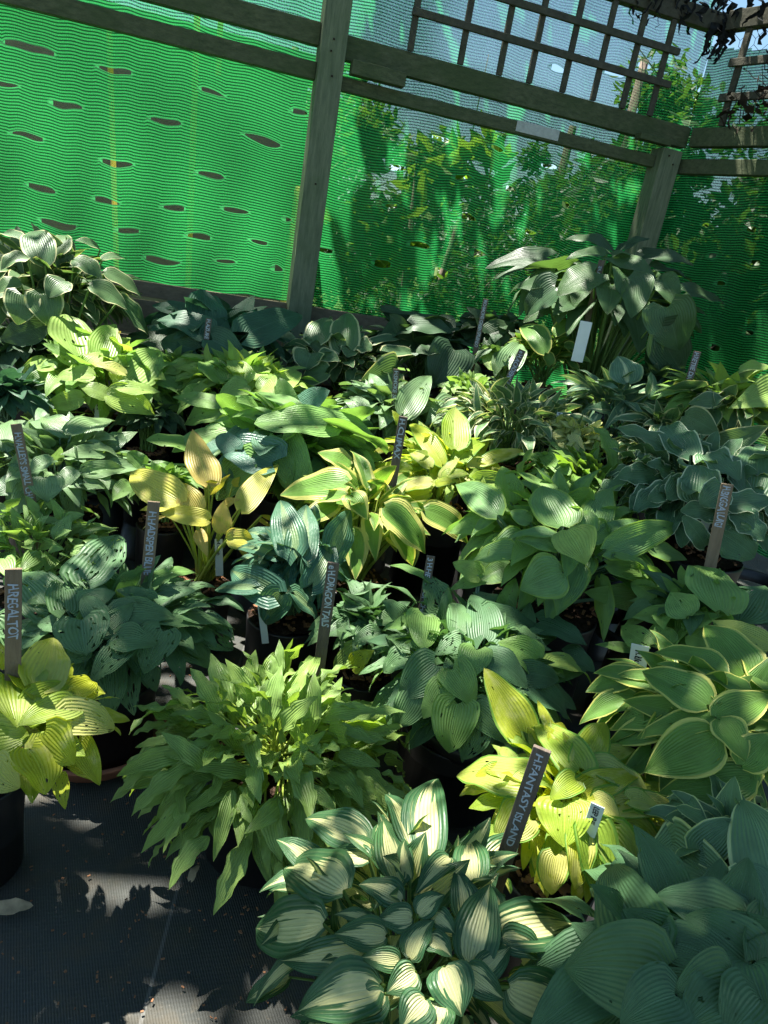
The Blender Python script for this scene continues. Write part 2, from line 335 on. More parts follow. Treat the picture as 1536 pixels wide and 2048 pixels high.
def hosta(cx, cy, D, rpx, kind, label, leaves=(), n=30, lpx=110, wpx=60, shape='ovate', hd=.75, fill_scale=(.58,.94), stem=None, pr=None, drop=None,
          name='potted_hosta', potmat=None, potr=None, off=(0,0), droop=.55, seed=0, res=(11,12), up=.55, wild=.0, kinds=None, saucer=None, prad=.0032, cwt=.28, poth=None):
    rnd = random.Random(1000+seed+int(cx)*7+int(cy))
    Pc = at(cx, cy, D); k = D/F; R = rpx*k; Hd = R*hd
    Pe = Pc - np.array([0,0,Hd*.35])
    zs = max(.17, Pe[2] - (drop if drop is not None else .10))
    g = np.array([Pe[0]+off[0], Pe[1]+off[1], 0.])
    root = empty(name, (g[0],g[1],0), label=label, cat='plant', group='potted hostas standing on the ground fabric')
    crown = np.array([g[0], g[1], zs+.01])
    fm = MB(); sm = MB()
    mat = L[kind]; stem = stem or M_STEM
    # leaves read off the photograph, each at its own depth on the plant's dome
    def dome(px, py, s):
        d = ray(px, py); o = CP - Pe; A = np.array([1/(R*s)**2,1/(R*s)**2,1/(Hd*s)**2])
        qa = (A*d*d).sum(); qb = 2*(A*d*o).sum(); qc = (A*o*o).sum()-1; disc = qb*qb-4*qa*qc
        t = (-qb-math.sqrt(disc))/(2*qa) if disc > 0 else -qb/(2*qa)
        return CP + d*t, t
    nl = len(leaves); extra = {}
    if n <= 70: n = int(n*3.3); lpx = lpx*.86; wpx = wpx*.86
    def inside(*ps):
        return all(np.dot(q-P0F, NF) < -.03 and (np.dot(q-COR, N2) < -.03 or q[0] < .3) for q in ps)
    for i, lf in enumerate(leaves):
        bx, by, tx, ty, wp = lf[:5]; o = lf[5] if len(lf) > 5 else {}
        s = .86 + .26*i/max(1,nl-1)
        P0, t0 = dome(bx, by, s*.97); P1, t1 = dome(tx, ty, s)
        tc = (t0+t1)/2; lim = .55*math.hypot(bx-tx,by-ty)*k+.01       # keep the length plausible
        t0 = min(max(t0, tc-lim), tc+lim); t1 = min(max(t1, tc-lim), tc+lim); P0 = CP+ray(bx,by)*t0; P1 = CP+ray(tx,ty)*t1
        P0[2] = max(P0[2], .03); P1[2] = max(P1[2], .015)
        for _ in range(12):
            if inside(P0, P1): break
            P0 = P0 + (CP-P0)*.03; P1 = P1 + (CP-P1)*.03
        mdp = (P0+P1)/2; G = (mdp-Pe)/np.array([R*R,R*R,Hd*Hd]); G /= np.linalg.norm(G)
        Vw = (CP-mdp); Vw /= np.linalg.norm(Vw)
        Nn = G*.5 + Vw*cwt*1.4 + np.array([0,0,1])*up
        kd = o.get('kind'); tgt = fm
        if kd: tgt = extra.setdefault(kd, MB())
        ov = {q: o[q] for q in o if q in ('arch','fold','wave','k','lobe','a','b','w0')}
        leaf(tgt, P0, P1, wp*tc/F*1.08, Nn, o.get('shape', shape), res[0]+2, res[1]+2, rnd=rnd, **ov)
        c2 = crown + np.array([rnd.uniform(-.02,.02), rnd.uniform(-.02,.02), 0]); petiole(sm, c2, P0, prad*rnd.uniform(.8,1.2), .10)
    ga = math.pi*(3-math.sqrt(5))
    for i in range(n):
        f = (i+.5)/n; th = i*ga + rnd.uniform(-.4,.4); ph = math.acos(1-f*(1.0+.15))          # polar angle from the top
        s = rnd.uniform(*fill_scale)
        dirn = np.array([math.sin(ph)*math.cos(th), math.sin(ph)*math.sin(th), math.cos(ph)])
        Pm = Pe + dirn*np.array([R,R,Hd])*s
        sc_ = rnd.uniform(.5,1.1); ll = lpx*k*sc_*rnd.uniform(.85,1.15); ww = wpx*k*sc_*rnd.uniform(.8,1.1)
        rad = np.array([math.cos(th), math.sin(th), 0])
        tl = rad*math.sin(ph*.55+.5) + np.array([0,0,1])*(math.cos(ph*.55+.5) - droop*2*f)
        tl = tl + np.array([rnd.gauss(0,1),rnd.gauss(0,1),rnd.gauss(0,.6)])*(.24+wild); tl /= np.linalg.norm(tl)
        P0 = Pm - tl*ll*.5; P1 = Pm + tl*ll*.5; P1[2] = max(P1[2], .012); P0[2] = max(P0[2], .02)
        if not inside(P0, P1, Pm): continue
        Nn = dirn*.7 + np.array([0,0,.7]) + np.array([rnd.gauss(0,.38),rnd.gauss(0,.38),0])
        kd = rnd.choice(kinds) if kinds else None
        tgt = extra.setdefault(kd, MB()) if kd and kd != kind else fm
        leaf(tgt, P0, P1, ww, Nn, shape, res[0], res[1], rnd=rnd)
        if n < 90 or i % 3 == 0: petiole(sm, crown+np.array([rnd.uniform(-.02,.02), rnd.uniform(-.02,.02), 0]), P0, prad*.8*rnd.uniform(.8,1.1), .1, 4, 5)
    if fm.n: fm.build('foliage', mat, root, True)
    for kd, m in extra.items():
        m.build('foliage', L[kd], root, True)
    if sm.n: sm.build('petioles', stem, root, True)
    r = potr or min(max(R*.55, .075), .135)
    z0 = pot(root, g, zs, r, potmat or M_POT, poth)
    if saucer:
        m = MB(); m.lathe((g[0],g[1],0.004), [(.001,0),(r*.95,0),(r*1.06,.028),(r*1.10,.030),(r*1.10,.034),(r*1.03,.034),(r*.92,.008),(.001,.008)]); m.build('saucer', M_TERRA, root, True)
    if z0 > .03:   # stands on an upturned pot
        m = MB(); m.lathe((g[0],g[1],0), [(r*.95,0.0),(r*.95,.02),(r*.93,.022),(r*.78,z0-.003),(.001,z0-.003)])
        tag(m.build('upturned_pot', M_POT, None, True), 'black pot upturned under ' + ' '.join(label.replace('potted ','').replace(',','').split()[:11]), 'pot', 'upturned pots under the hostas')
    return root

# ------------------------------------------------------------------ ground
P0F = np.array([-.4844, 3.1631, 0.]); AF = math.radians(18.5); UF = np.array([math.cos(AF), math.sin(AF), 0]); NF = np.array([-UF[1], UF[0], 0])
def FP(s, t, z): return P0F + UF*s + NF*t + np.array([0,0,z])
def onfence(px, py, t=0.):
    d = ray(px, py); q = P0F + NF*t; k = np.dot(q-CP, NF)/np.dot(d, NF); p = CP+d*k; return float(np.dot(p-P0F, UF)), float(p[2])
COR = FP(1.60, 0, 0); A2 = math.radians(18.5-71.5); U2 = np.array([math.cos(A2), math.sin(A2), 0]); N2 = np.array([-U2[1], U2[0], 0])
def FQ(s, t, z): return COR + U2*s + N2*t + np.array([0,0,z])

def ground_material():
    N = NT('woven_ground_fabric'); tc = N.n('ShaderNodeTexCoord').outputs['Object']; sp = N.n('ShaderNodeSeparateXYZ'); N.l(tc, sp.inputs[0])
    x, y = sp.outputs[0], sp.outputs[1]
    a = N.math('SINE', N.math('MULTIPLY', N.math('ADD', x, N.math('MULTIPLY', y, .55)), 2*math.pi/.0042)); b = N.math('SINE', N.math('MULTIPLY', N.math('SUBTRACT', y, N.math('MULTIPLY', x, .3)), 2*math.pi/.0075))
    wv = N.math('ADD', N.math('MULTIPLY', a, .5), N.math('MULTIPLY', b, .3))
    big = N.noise(tc, 3.2, 5, .62); mid = N.noise(tc, 17, 4, .6); fn = N.noise(tc, 260, 2, .6); sp2 = N.noise(tc, 95, 3, .7)
    c = N.mix(N.rng(big, .32, .68, 0, 1), (.022,.024,.021), (.046,.050,.044))
    c = N.mix(N.math('MULTIPLY', N.rng(wv, -.6, .8, 0, 1), .28), c, (.075,.082,.078))
    c = N.mix(N.math('MULTIPLY', N.step(mid, .46, .7), .7), c, (.060,.052,.036)); c = N.mix(N.math('MULTIPLY', N.step(N.noise(tc, 7, 5, .7), .5, .75), .5), c, (.025,.035,.022))
    c = N.mix(N.math('MULTIPLY', N.step(sp2, .62, .72), .55), c, (.09,.08,.06))
    c = N.mix(N.math('MULTIPLY', N.step(fn, .66, .74), .4), c, (.15,.14,.12))
    # thin pale marker threads woven into the fabric
    for off, sl_ in ((.115, .10), (-.53, .06), (.9,.1), (1.7,.05)):
        ln = N.math('ABSOLUTE', N.math('SUBTRACT', x, N.math('MULTIPLY_ADD', y, -sl_, off - .245)))
        c = N.mix(N.math('MULTIPLY', N.step(ln, .0036, .0016), .42), c, (.16,.16,.15))
    h = N.math('ADD', N.math('MULTIPLY', wv, .3), N.math('ADD', N.math('MULTIPLY', fn, .5), N.math('MULTIPLY', mid, .6)))
    return N.done(N.bsdf(c, .72, .35, N.bump(h, .5, .0025)))
M_GROUND = ground_material()
m = MB(); n = 60; xs = np.concatenate([[-400,-60,-12], np.linspace(-5,5,n), [12,60,400]]); ys = np.concatenate([[-60,-8], np.linspace(-1.5,7,n), [12,60,900]])
X, Y = np.meshgrid(xs, ys); inn = (np.abs(X) < 5)&(Y < 7)&(Y > -1.5); Z = np.where(inn, .004*np.sin(X*7+Y*3)+.003*np.sin(Y*13-X*5), 0)
nx, ny = len(xs), len(ys); m.add(np.stack([X.ravel(),Y.ravel(),Z.ravel()-.006],1), np.array([[j*nx+i, j*nx+i+1, (j+1)*nx+i+1, (j+1)*nx+i] for j in range(ny-1) for i in range(nx-1)]))
tag(m.build('ground', M_GROUND, None, True), kind='structure')
# ground outside the fence: grass and gravel
M_GRASS = simple_mat('lawn_outside', (.09,.16,.03), .9, .1, .5, 6, .6, .05)
m = MB(); G_ = []
for s in np.linspace(-40,60,30):
    for t in (.10, 3, 9, 60): G_.append(FP(s,t,.004))
m.addf(G_, [[i*4+j, i*4+j+1, (i+1)*4+j+1, (i+1)*4+j] for i in range(29) for j in range(3)])
tag(m.build('lawn', M_GRASS), kind='structure')

# ------------------------------------------------------------------ fence frame
fr = empty('fence_frame', FP(0,0,0), label='weathered grey timber fence frame with two top rails and plank base', cat='fence')
def part(name, mat, parent, fn, bevel=.003):
    m = MB(); fn(m); return m.build(name, mat, parent, False, bevel)
def post(s0, s1, zt, fp=FP, u=UF): return lambda m: m.box(fp((s0+s1)/2, 0, zt/2), [0,0,1], zt, s1-s0, .095, n=u)
part('post', M_WOODV, fr, post(-.075, .022, 2.7)); part('post', M_WOODV, fr, post(1.465, 1.565, 1.628)); part('post', M_WOODV, fr, post(-1.95, -1.85, 2.7))
def rail(s0, s1, z0, z1, t=.015, th=.045, fp=FP, u=UF): return lambda m: m.box(fp((s0+s1)/2, t, (z0+z1)/2), u, s1-s0, th, z1-z0)
for s0, s1 in ((-1.85,-.076),(.023,1.464)):
    part('lower_rail', M_WOODH, fr, rail(s0, s1, 1.548 if s0 > 0 else 1.562, 1.596 if s0 > 0 else 1.622))
part('upper_rail', M_WOODH, fr, rail(-1.85,-.076,1.676,1.752)); part('upper_rail', M_WOODH, fr, rail(.023,1.60,1.652,1.735))
def blk(s0, s1, z0, z1): return lambda m: m.box(FP((s0+s1)/2, -.035, (z0+z1)/2), UF, s1-s0, .05, z1-z0)
part('packing_block', M_WOODH, fr, blk(.05,.265,1.602,1.652)); part('packing_block', M_WOODH, fr, blk(1.33,1.49,1.635,1.660))
# perforated joining plate
def plate(m):
    s0, z0 = onfence(1030, 252, -.012); s1, z1 = onfence(1122, 268, -.012)
    m.box(FP((s0+s1)/2, -.0105, 1.577), UF, .20, .003, .042)
pl = part('joining_plate', M_METAL, fr, plate, .001)
for _ in range(16):
    c = FP(onfence(1075, 262, -.0125)[0] + random.uniform(-.09,.09), -.0135, 1.577+random.uniform(-.015,.015)); m = MB(); m.addf([c + UF*.003*math.cos(t)+np.array([0,0,.003])*math.sin(t) for t in np.linspace(0,2*math.pi,9)[:-1]], [list(range(8))])
    m.build('nail_hole', M_TWIG, pl)
# plank base with slits of light between the boards
for i, (z0, z1) in enumerate(((.668,.728),(.52,.655),(.372,.51),(.215,.36),(.06,.205))):
    for s0, s1 in ((-1.85,-.98),(-.976,-.076),(.023,.78)):
        t = .012 + random.uniform(-.003,.003)
        part('plank', M_PLANK, fr, rail(s0, s1-.002, z0+random.uniform(0,.004), z1, t, .02), .002)
for s_, z_ in ((-.03,1.70),(-.035,1.66),(-.02,1.58),(-.04,.70),(-.01,.62),(-.03,1.2),(1.50,1.6),(1.53,1.57)):
    part('screw_head', M_TWIG, fr, (lambda s_=s_, z_=z_: (lambda m: m.lathe(FP(s_,-.0495,z_), [(.001,-.003),(.0035,-.003),(.0035,.003),(.001,.003)], 8)))(), 0)
# side frame to the right of the corner
fr2 = empty('fence_frame', FQ(0,0,0), label='dark timber fence frame at the right, running towards the viewer from the corner post', cat='fence')
part('lower_rail', M_WOODH, fr2, rail(.0,3.4,1.545,1.605,.0,.045,FQ,U2)); part('upper_rail', M_WOODH, fr2, rail(.03,3.4,1.655,1.73,.0,.045,FQ,U2))
part('post', M_WOODV, fr2, post(1.75,1.85,2.6,FQ,U2))
# top beam
tb = empty('top_beam', FP(0,0,2.1), label='dark top beam meeting at the corner above the trellis', cat='beam')
part('beam', M_TRELLIS, tb, rail(.25,1.66,2.098,2.17,.0,.05)); part('beam', M_TRELLIS, tb, rail(.05,3.4,2.10,2.172,.0,.05,FQ,U2))

# ------------------------------------------------------------------ trellis panels
tr = empty('trellis', FP(.3,0,1.735), label='square wooden trellis panel on the top rail left of the corner', cat='trellis')
for s in (.275,.485,.655,.79,.945,1.09,1.235,1.375):
    part('upright', M_TRELLIS, tr, (lambda s=s: (lambda m: m.box(FP(s, -.012, 1.916), [0,0,1], .362, .024, .016, n=UF)))(), .002)
for z in (1.862, 1.985):
    part('crossbar', M_TRELLIS, tr, (lambda z=z: (lambda m: m.box(FP(.84, -.030, z), UF, 1.17, .018, .026)))(), .002)
tr2 = empty('trellis', FQ(.3,0,1.735), label='trellis panel at the upper right overgrown with dark dead climber stems', cat='trellis')
for s in (.16,.42,.68,.94,1.2):
    part('upright', M_TRELLIS, tr2, (lambda s=s: (lambda m: m.box(FQ(s, -.012, 1.916), [0,0,1], .362, .026, .018, n=U2)))(), .002)
for z in (1.84,1.97):
    part('crossbar', M_TRELLIS, tr2, (lambda z=z: (lambda m: m.box(FQ(.75, -.030, z), U2, 1.25, .018, .03)))(), .002)

# ------------------------------------------------------------------ shade netting
def net_material():
    N = NT('green_shade_net'); uv = N.n('ShaderNodeUVMap').outputs[0]; sp = N.n('ShaderNodeSeparateXYZ'); N.l(uv, sp.inputs[0]); s, z = sp.outputs[0], sp.outputs[1]
    rim = N.attr('lrand')
    ph = N.math('SINE', N.math('MULTIPLY', z, 2*math.pi/.0104)); line = N.step(ph, -.3, .5)
    th = N.noise(N.xyz(N.math('MULTIPLY', s, 210.0), N.math('MULTIPLY', z, 330.0)), 1.0, 2, .6)
    cross = N.math('SINE', N.math('MULTIPLY', s, 2*math.pi/.0062))
    patch = N.noise(N.xyz(N.math('MULTIPLY', s, 7.0), N.math('MULTIPLY', z, 3.0)), 1.0, 3)
    al = N.math('ADD', .76, N.math('MULTIPLY', line, .16)); al = N.math('ADD', al, N.math('MULTIPLY', N.math('ADD', th, -.5), 1.0))
    al = N.math('ADD', al, N.math('MULTIPLY', cross, .06)); al = N.math('ADD', al, N.math('MULTIPLY', N.math('ADD', patch, -.5), .22)); al = N.math('ADD', al, N.math('SUBTRACT', N.math('MULTIPLY', rim, .2), N.math('MULTIPLY', N.math('MULTIPLY', N.step(z, 1.68, 1.80), N.step(s, .3, .6)), .26)), clamp=True)
    c = N.mix(N.math('MULTIPLY', line, .95), (.036,.42,.10), (.002,.045,.012)); c = N.mix(N.math('MULTIPLY', rim, .3), c, (.12,.5,.2))
    d = N.bsdf(c, .5, .3); t = N.n('ShaderNodeBsdfTranslucent'); N.l(c, t.inputs[0])
    m1 = N.n('ShaderNodeMixShader'); m1.inputs[0].default_value = .62; N.l(d, m1.inputs[1]); N.l(t.outputs[0], m1.inputs[2])
    tr_ = N.n('ShaderNodeBsdfTransparent'); m2 = N.n('ShaderNodeMixShader'); N.l(al, m2.inputs[0]); N.l(tr_.outputs[0], m2.inputs[1]); N.l(m1.outputs[0], m2.inputs[2])
    return N.done(m2.outputs[0])
M_NET = net_material()
def net(name, fp, s0, s1, z0f, z1f, slits, t0, label, seed, pfn):
    ds, dz = .011, .0086
    zlo, zhi = min(z0f(s) for s in np.linspace(s0,s1,50)), max(z1f(s) for s in np.linspace(s0,s1,50))
    S1 = np.arange(s0, s1, ds); Z1 = np.arange(zlo, zhi, dz); Sg, Zg = np.meshgrid(S1, Z1); D = np.zeros_like(Sg); rim = np.zeros_like(Sg); dele = np.zeros(Sg.shape, bool)
    rg = np.random.default_rng(seed)
    wob = .0050*np.sin(2*math.pi*Sg/.25+2.6*np.sin(Sg*3.1+Zg*1.9))*(.6+.5*np.sin(Zg*5+Sg*2.3)) + .0022*np.sin(2*math.pi*Sg/.105+2.5*np.sin(Zg*2.7+Sg*4)+1)*(.5+.5*np.sin(Zg*3.3-Sg*4)) + .010*np.sin(Sg*5+Zg*3)
    for (sc, zc, wd, hh) in slits:
        j = int(round((zc-zlo)/dz)); zr = zlo + j*dz; hw = wd/2; sk = rg.uniform(-.45,.45); ba = rg.uniform(.5,1.5); ex = rg.uniform(.6,1.3); xx = (Sg-sc)/hw
        xx = xx + sk*(1-np.clip(xx,-1,1)**2); lens = np.clip(1-xx**2, 0, None)**ex
        inside = np.abs(Sg-sc) < hw
        up = Zg > zr-dz*.25; dist = np.abs(np.where(up, Zg-(zr), zr-dz-Zg))
        amp = np.where(inside, hh/2*lens - dz/2*(1-np.clip(lens*3,0,1)), 0)
        D += np.where(up, ba, -(2-ba))*amp*np.exp(-dist/.035)
        dele |= inside & (np.abs(Zg-(zr-dz)) < dz*.3) & (np.abs(Sg-sc) < hw-ds)
        rim = np.maximum(rim, np.where((np.abs(Sg-sc) < hw) & (dist < dz*.4), 1, 0))
    T = t0 + .012*np.sin(Sg*9+Zg*2+seed) + .007*np.sin(Sg*23+1.5*np.sin(Zg*4)) + .006*np.sin(Zg*11+Sg*4)
    m = MB(); ZZ = Zg + D + wob; fpv = np.array([fp(a,b,c) for a,b,c in zip(Sg.ravel(), T.ravel(), ZZ.ravel())])
    ns, nz = len(S1), len(Z1); keep = []
    lo = np.array([z0f(s) for s in S1]); hi = np.array([z1f(s) for s in S1])
    for j in range(nz-1):
        zc = Z1[j]; ok = (zc >= lo[:-1]) & (zc <= hi[:-1]) & ~dele[j,:-1]
        for i in np.nonzero(ok)[0]: keep.append((j*ns+i, j*ns+i+1, (j+1)*ns+i+1, (j+1)*ns+i))
    m.add(fpv, np.array(keep), np.stack([Sg.ravel(), Zg.ravel()],1)); m.lr = [rim.ravel()]
    o = m.build(name, M_NET, None, True); tag(o, label, 'netting'); return o
slpx = [(58,88,75,9),(12,160,40,5),(132,202,56,8),(50,264,55,7),(80,371,45,9),(116,438,64,12),(228,140,60,7),(330,243,56,7),(425,182,45,5),(526,276,72,14),(232,321,55,9),(211,392,48,8),
        (418,351,52,8),(345,412,48,8),(470,424,52,7),(255,455,46,7),(396,473,50,9),(325,516,68,11),(518,485,38,5),(556,541,24,12),(648,497,40,6),(600,215,30,6),(450,523,40,4),(575,440,20,6),
        (925,356,40,6),(783,408,34,7),(938,437,38,12),(840,486,46,9),(1060,462,32,8),(1135,405,26,10),(884,542,40,26),(1100,328,36,6),(880,278,40,6),(795,330,44,9),(1018,380,30,9),(763,520,44,14),(958,505,30,14),(990,300,30,6)]
slits = []
for px, py, wp, hp in slpx:
    s, z = onfence(px, py, .065); D_ = np.linalg.norm(FP(s,.065,z)-CP); slits.append((s, z, wp*D_/F*1.02, max(.006, hp*D_/F*.72)))
rr = random.Random(4)
for _ in range(14): slits.append((rr.uniform(-1.9,-1.2), rr.uniform(.8,2.1), .1, .016))
for px, py, wp, hp in ((1230,140,45,7),(1120,130,40,7),(1290,128,34,7),(1175,108,40,6)):
    s, z = onfence(px, py, .065); slits.append((s, z, wp*.0024, hp*.0026))
net('shade_net', FP, -2.3, 1.66, lambda s: .712 if s < .79 else .10, lambda s: 2.42, slits, .075, 'green knitted shade netting stretched behind the long fence, with slit tears', 1, None)
slits2 = []
for px, py, wp, hp in ((1415,440,26,5),(1500,455,30,6),(1508,520,34,6),(1425,505,26,5),(1430,688,32,9),(1500,660,24,5),(1350,600,22,5),(1440,560,24,5)):
    d = ray(px,py); k = np.dot(FQ(0,.065,0)-CP, N2)/np.dot(d,N2); p = CP+d*k; slits2.append((float(np.dot(p-COR,U2)), float(p[2]), wp*.0022, hp*.0022))
net('shade_net', FQ, -.05, 3.2, lambda s: .08, lambda s: 2.06-.05*math.sin(s*4), slits2, .06, 'darker green shade netting of the side fence right of the corner post', 2, None)

# ------------------------------------------------------------------ torn fabric and dead climber at the upper right corner
def ribbon(m, pts, w0, seed):
    r = random.Random(seed); V = []; 
    for i, p in enumerate(pts):
        ww = w0*(1-i/len(pts)*.7)*r.uniform(.5,1.3); V += [p - UF*ww/2 + NF*r.uniform(-.01,.01), p + UF*ww/2 + NF*r.uniform(-.01,.01)]
    m.addf(V, [[2*i,2*i+1,2*i+3,2*i+2] for i in range(len(pts)-1)])
m = MB(); rc = random.Random(5)
for q in range(70):
    s = rc.uniform(1.15,1.6) if q % 2 else 1.6; b = FP(s, rc.uniform(-.05,.03), rc.uniform(2.14,2.26)) if q % 2 else FQ(rc.uniform(0,.7), rc.uniform(-.03,.03), rc.uniform(2.13,2.25))
    pts = [b]; 
    for i in range(7): pts.append(pts[-1] + np.array([rc.gauss(0,.012), rc.gauss(0,.01), -rc.uniform(.005,.024)]))
    ribbon(m, pts, rc.uniform(.012,.045), q)
tag(m.build('torn_fabric', M_CLOTH), 'ragged black fabric draped over the corner of the top beam', 'fabric')
m = MB()
for q in range(9):
    b = FP(1.57+rc.uniform(-.03,.05), -.04, 2.12); pts = [b]
    for i in range(9): pts.append(pts[-1] + np.array([rc.gauss(0,.008)+(-.004 if i > 5 else 0), rc.gauss(0,.006), -rc.uniform(.008,.022)]))
    ribbon(m, pts, .03, 100+q)
tag(m.build('hanging_shred', M_CLOTH), 'dark tattered shred hanging below the corner of the beam', 'fabric')
cl = empty('dead_climber', FQ(.9,0,1.7), label='dark tangled dead climber filling the trellis at the upper right', cat='plant')
m = MB(); ml = MB()
for q in range(300):
    s = rc.uniform(.05,1.5)**1.0; z = rc.uniform(1.74,2.02)-.02; 
    if rc.random() < .25: z = rc.uniform(1.9,2.12)
    if s < .14 + (z-1.74)*.7: continue
    p = FQ(s, rc.uniform(-.05,.05), z); pts = [p]
    d = np.array([rc.gauss(0,1),rc.gauss(0,1),rc.gauss(0,1)]); d /= np.linalg.norm(d)
    for i in range(6):
        d = d + np.array([rc.gauss(0,.5),rc.gauss(0,.5),rc.gauss(0,.5)]); d /= np.linalg.norm(d); pts.append(pts[-1]+d*.024)
    m.tube(pts, rc.uniform(.0016,.004), .001, 4)
    for _ in range(2):
        c = pts[rc.randrange(7)]; a = np.array([rc.gauss(0,1),rc.gauss(0,1),rc.gauss(0,1)])*.010; b = np.cross(a, [rc.random(),rc.random(),1])*.6; ml.addf([c-a,c+b,c+a,c-b], [[0,1,2,3]])
m.build('stems', M_TWIG, cl); ml.build('dead_leaves', M_TWIG, cl)
# wire netting at the very top right
m = MB()
for i in range(11):
    for j in range(4):
        c = FQ(.1+i*.07+(j%2)*.035, .03, 1.95+j*.05); 
        for a, b in (((0,0),(0,.022)),((0,.022),(.035,.05)),((0,.022),(-.035,.05))):
            m.tube([c+U2*a[0]+np.array([0,0,a[1]]), c+U2*b[0]+np.array([0,0,b[1]])], .0011, None, 3, cap=False)
tag(m.build('wire_netting', M_TWIG), 'thin wire netting against the sky at the upper right corner', 'wire netting')

# ------------------------------------------------------------------ what stands beyond the netting
M_TAN = simple_mat('tan_glowing_pole', (.85,.74,.32), .6, .3, .15, 30, .2, .002, (8,8,1), .8)  # bright colour and translucency put in so the timber poles look sunlit
for i, (px0, py0, px1, py1, wp, t, lab) in enumerate(((218,40,232,505,22,.60,'leftmost tan timber pole behind the netting'),(395,20,376,570,17,.60,'tan timber pole in the middle of the left netting, second from the left'),
        (442,30,436,150,12,.7,'short tan timber pole behind the netting just right of the second pole'),(600,372,570,605,26,.22,'leaning tan board behind the netting beside the grey post'))):
    s0, z0 = onfence(px0, py0, t); s1, z1 = onfence(px1, py1, t); a = FP(s0,t,z0); b = FP(s1,t,z1)
    if i != 2: b = b + (b-a)/abs(b[2]-a[2])*b[2]
    m = MB(); m.box((a+b)/2, a-b, np.linalg.norm(a-b), .02, wp/F*5.5, n=np.array([math.cos(math.radians(205)), math.sin(math.radians(205)), 0]) if i == 3 or True else None)
    tag(m.build('timber_pole', M_TAN, None, False, .004), lab, 'pole')
# grey brown shed with a low roof beyond the left netting
M_SHED = wood_mat('shed_boards', (.20,.17,.14), (.28,.24,.20), (.16,.14,.11), (1,1,14), .2); M_ROOFB = simple_mat('shed_roof_felt', (.30,.32,.34), .8, .2, .2, 30)
sh = empty('garden_shed', FP(-2.2,1.6,0), label='grey brown garden shed behind the left netting', cat='shed')
part('wall', M_SHED, sh, lambda m: m.box(FP(-2.1,2.6,1.0), UF, 4.6, 1.0, 2.0)); part('roof', M_ROOFB, sh, lambda m: m.box(FP(-2.1,2.6,2.03), UF, 4.8, 1.2, .05))
M_PALE = simple_mat('pale_render', (.22,.25,.22), .8, .2, .1, 4, .1)
M_GLASS = simple_mat('dark_window_glass', (.05,.06,.07), .1, .5, .1)
# trees and shrubs
def leafmass(m, c, rx, rz, n, size, rnd, lobes=9, hollow=.35, elong=.5):
    c = np.asarray(c, float); cs = []
    for _ in range(lobes):
        d = np.array([rnd.gauss(0,1),rnd.gauss(0,1),rnd.gauss(0,1)]); d /= np.linalg.norm(d); cs.append((c+d*np.array([rx,rx,rz])*rnd.uniform(.3,.75), rnd.uniform(.25,.5)))
    for i in range(n):
        q, rr_ = cs[rnd.randrange(lobes)]; d = np.array([rnd.gauss(0,1),rnd.gauss(0,1),rnd.gauss(0,1)]); d /= np.linalg.norm(d)
        p = q + d*np.array([rx,rx,rz])*rr_*(rnd.random()**.4)
        a = np.array([rnd.gauss(0,1),rnd.gauss(0,1),rnd.gauss(0,.6)-.3]); a /= np.linalg.norm(a); b = np.cross(a, np.array([rnd.gauss(0,.5),rnd.gauss(0,.5),1])); b /= np.linalg.norm(b)+1e-9
        sz = size*rnd.uniform(.6,1.4); nn = np.cross(a,b)*sz*.12
        m.addf([p-a*sz, p-a*sz*.3+b*sz*elong*.8+nn, p+a*sz*.4+b*sz*elong*.6+nn, p+a*sz, p+a*sz*.4-b*sz*elong*.6+nn, p-a*sz*.3-b*sz*elong*.8+nn, p], [[0,6,1],[1,6,2],[2,6,3],[3,6,4],[4,6,5],[5,6,0]], rnd.random())
def tree_leaf_mat(name, col, trans=.45):
    N = NT(name); lr = N.attr('lrand'); c = N.mix(lr, tuple(x*.6 for x in col), tuple(x*1.4 for x in col)); p = N.bsdf(c, .5, .35); t = N.n('ShaderNodeBsdfTranslucent'); N.l(N.mix(1.0, c, (1.5,1.5,.5), 'MULTIPLY'), t.inputs[0])
    m = N.n('ShaderNodeMixShader'); m.inputs[0].default_value = trans; N.l(p, m.inputs[1]); N.l(t.outputs[0], m.inputs[2]); return N.done(m.outputs[0])
M_TL1 = tree_leaf_mat('bush_leaf_bright', (.10,.20,.03)); M_TL2 = tree_leaf_mat('bush_leaf_dark', (.045,.10,.025)); M_TL3 = tree_leaf_mat('fig_leaf', (.14,.26,.04), .5)
M_TRUNK = simple_mat('tree_bark', (.16,.13,.10), .9, .1, .4, 30, .8, .01, (3,3,.6))
def tree(name, base, h, crowns, mat, label, seed, cat='tree', group=None, r=.05, size=.05, n=900):
    rnd = random.Random(seed); o = empty(name, base, label=label, cat=cat, group=group)
    m = MB(); b = np.asarray(base, float); top = b + np.array([rnd.uniform(-.1,.1), rnd.uniform(-.1,.1), h])
    m.tube([b, b+(top-b)*.4+np.array([rnd.uniform(-.05,.05),0,0]), top], r, r*.5, 8)
    for c, rx, rz in crowns:
        c = np.asarray(c,float); st = b + (top-b)*min(.95, max(.3, (c[2]-b[2])/h*.7)); m.tube([st, (st+c)/2+np.array([0,0,-.1]), c], r*.5, r*.15, 6)
        for _ in range(4):
            e = c + np.array([rnd.gauss(0,.5)*rx, rnd.gauss(0,.5)*rx, rnd.gauss(0,.5)*rz]); m.tube([c, (c+e)/2+np.array([0,0,.03]), e], r*.15, r*.05, 5)
    m.build('trunk', M_TRUNK, o, True)
    m = MB()
    for c, rx, rz in crowns: leafmass(m, c, rx, rz, n, size, rnd)
    m.build('crown', mat, o); return o
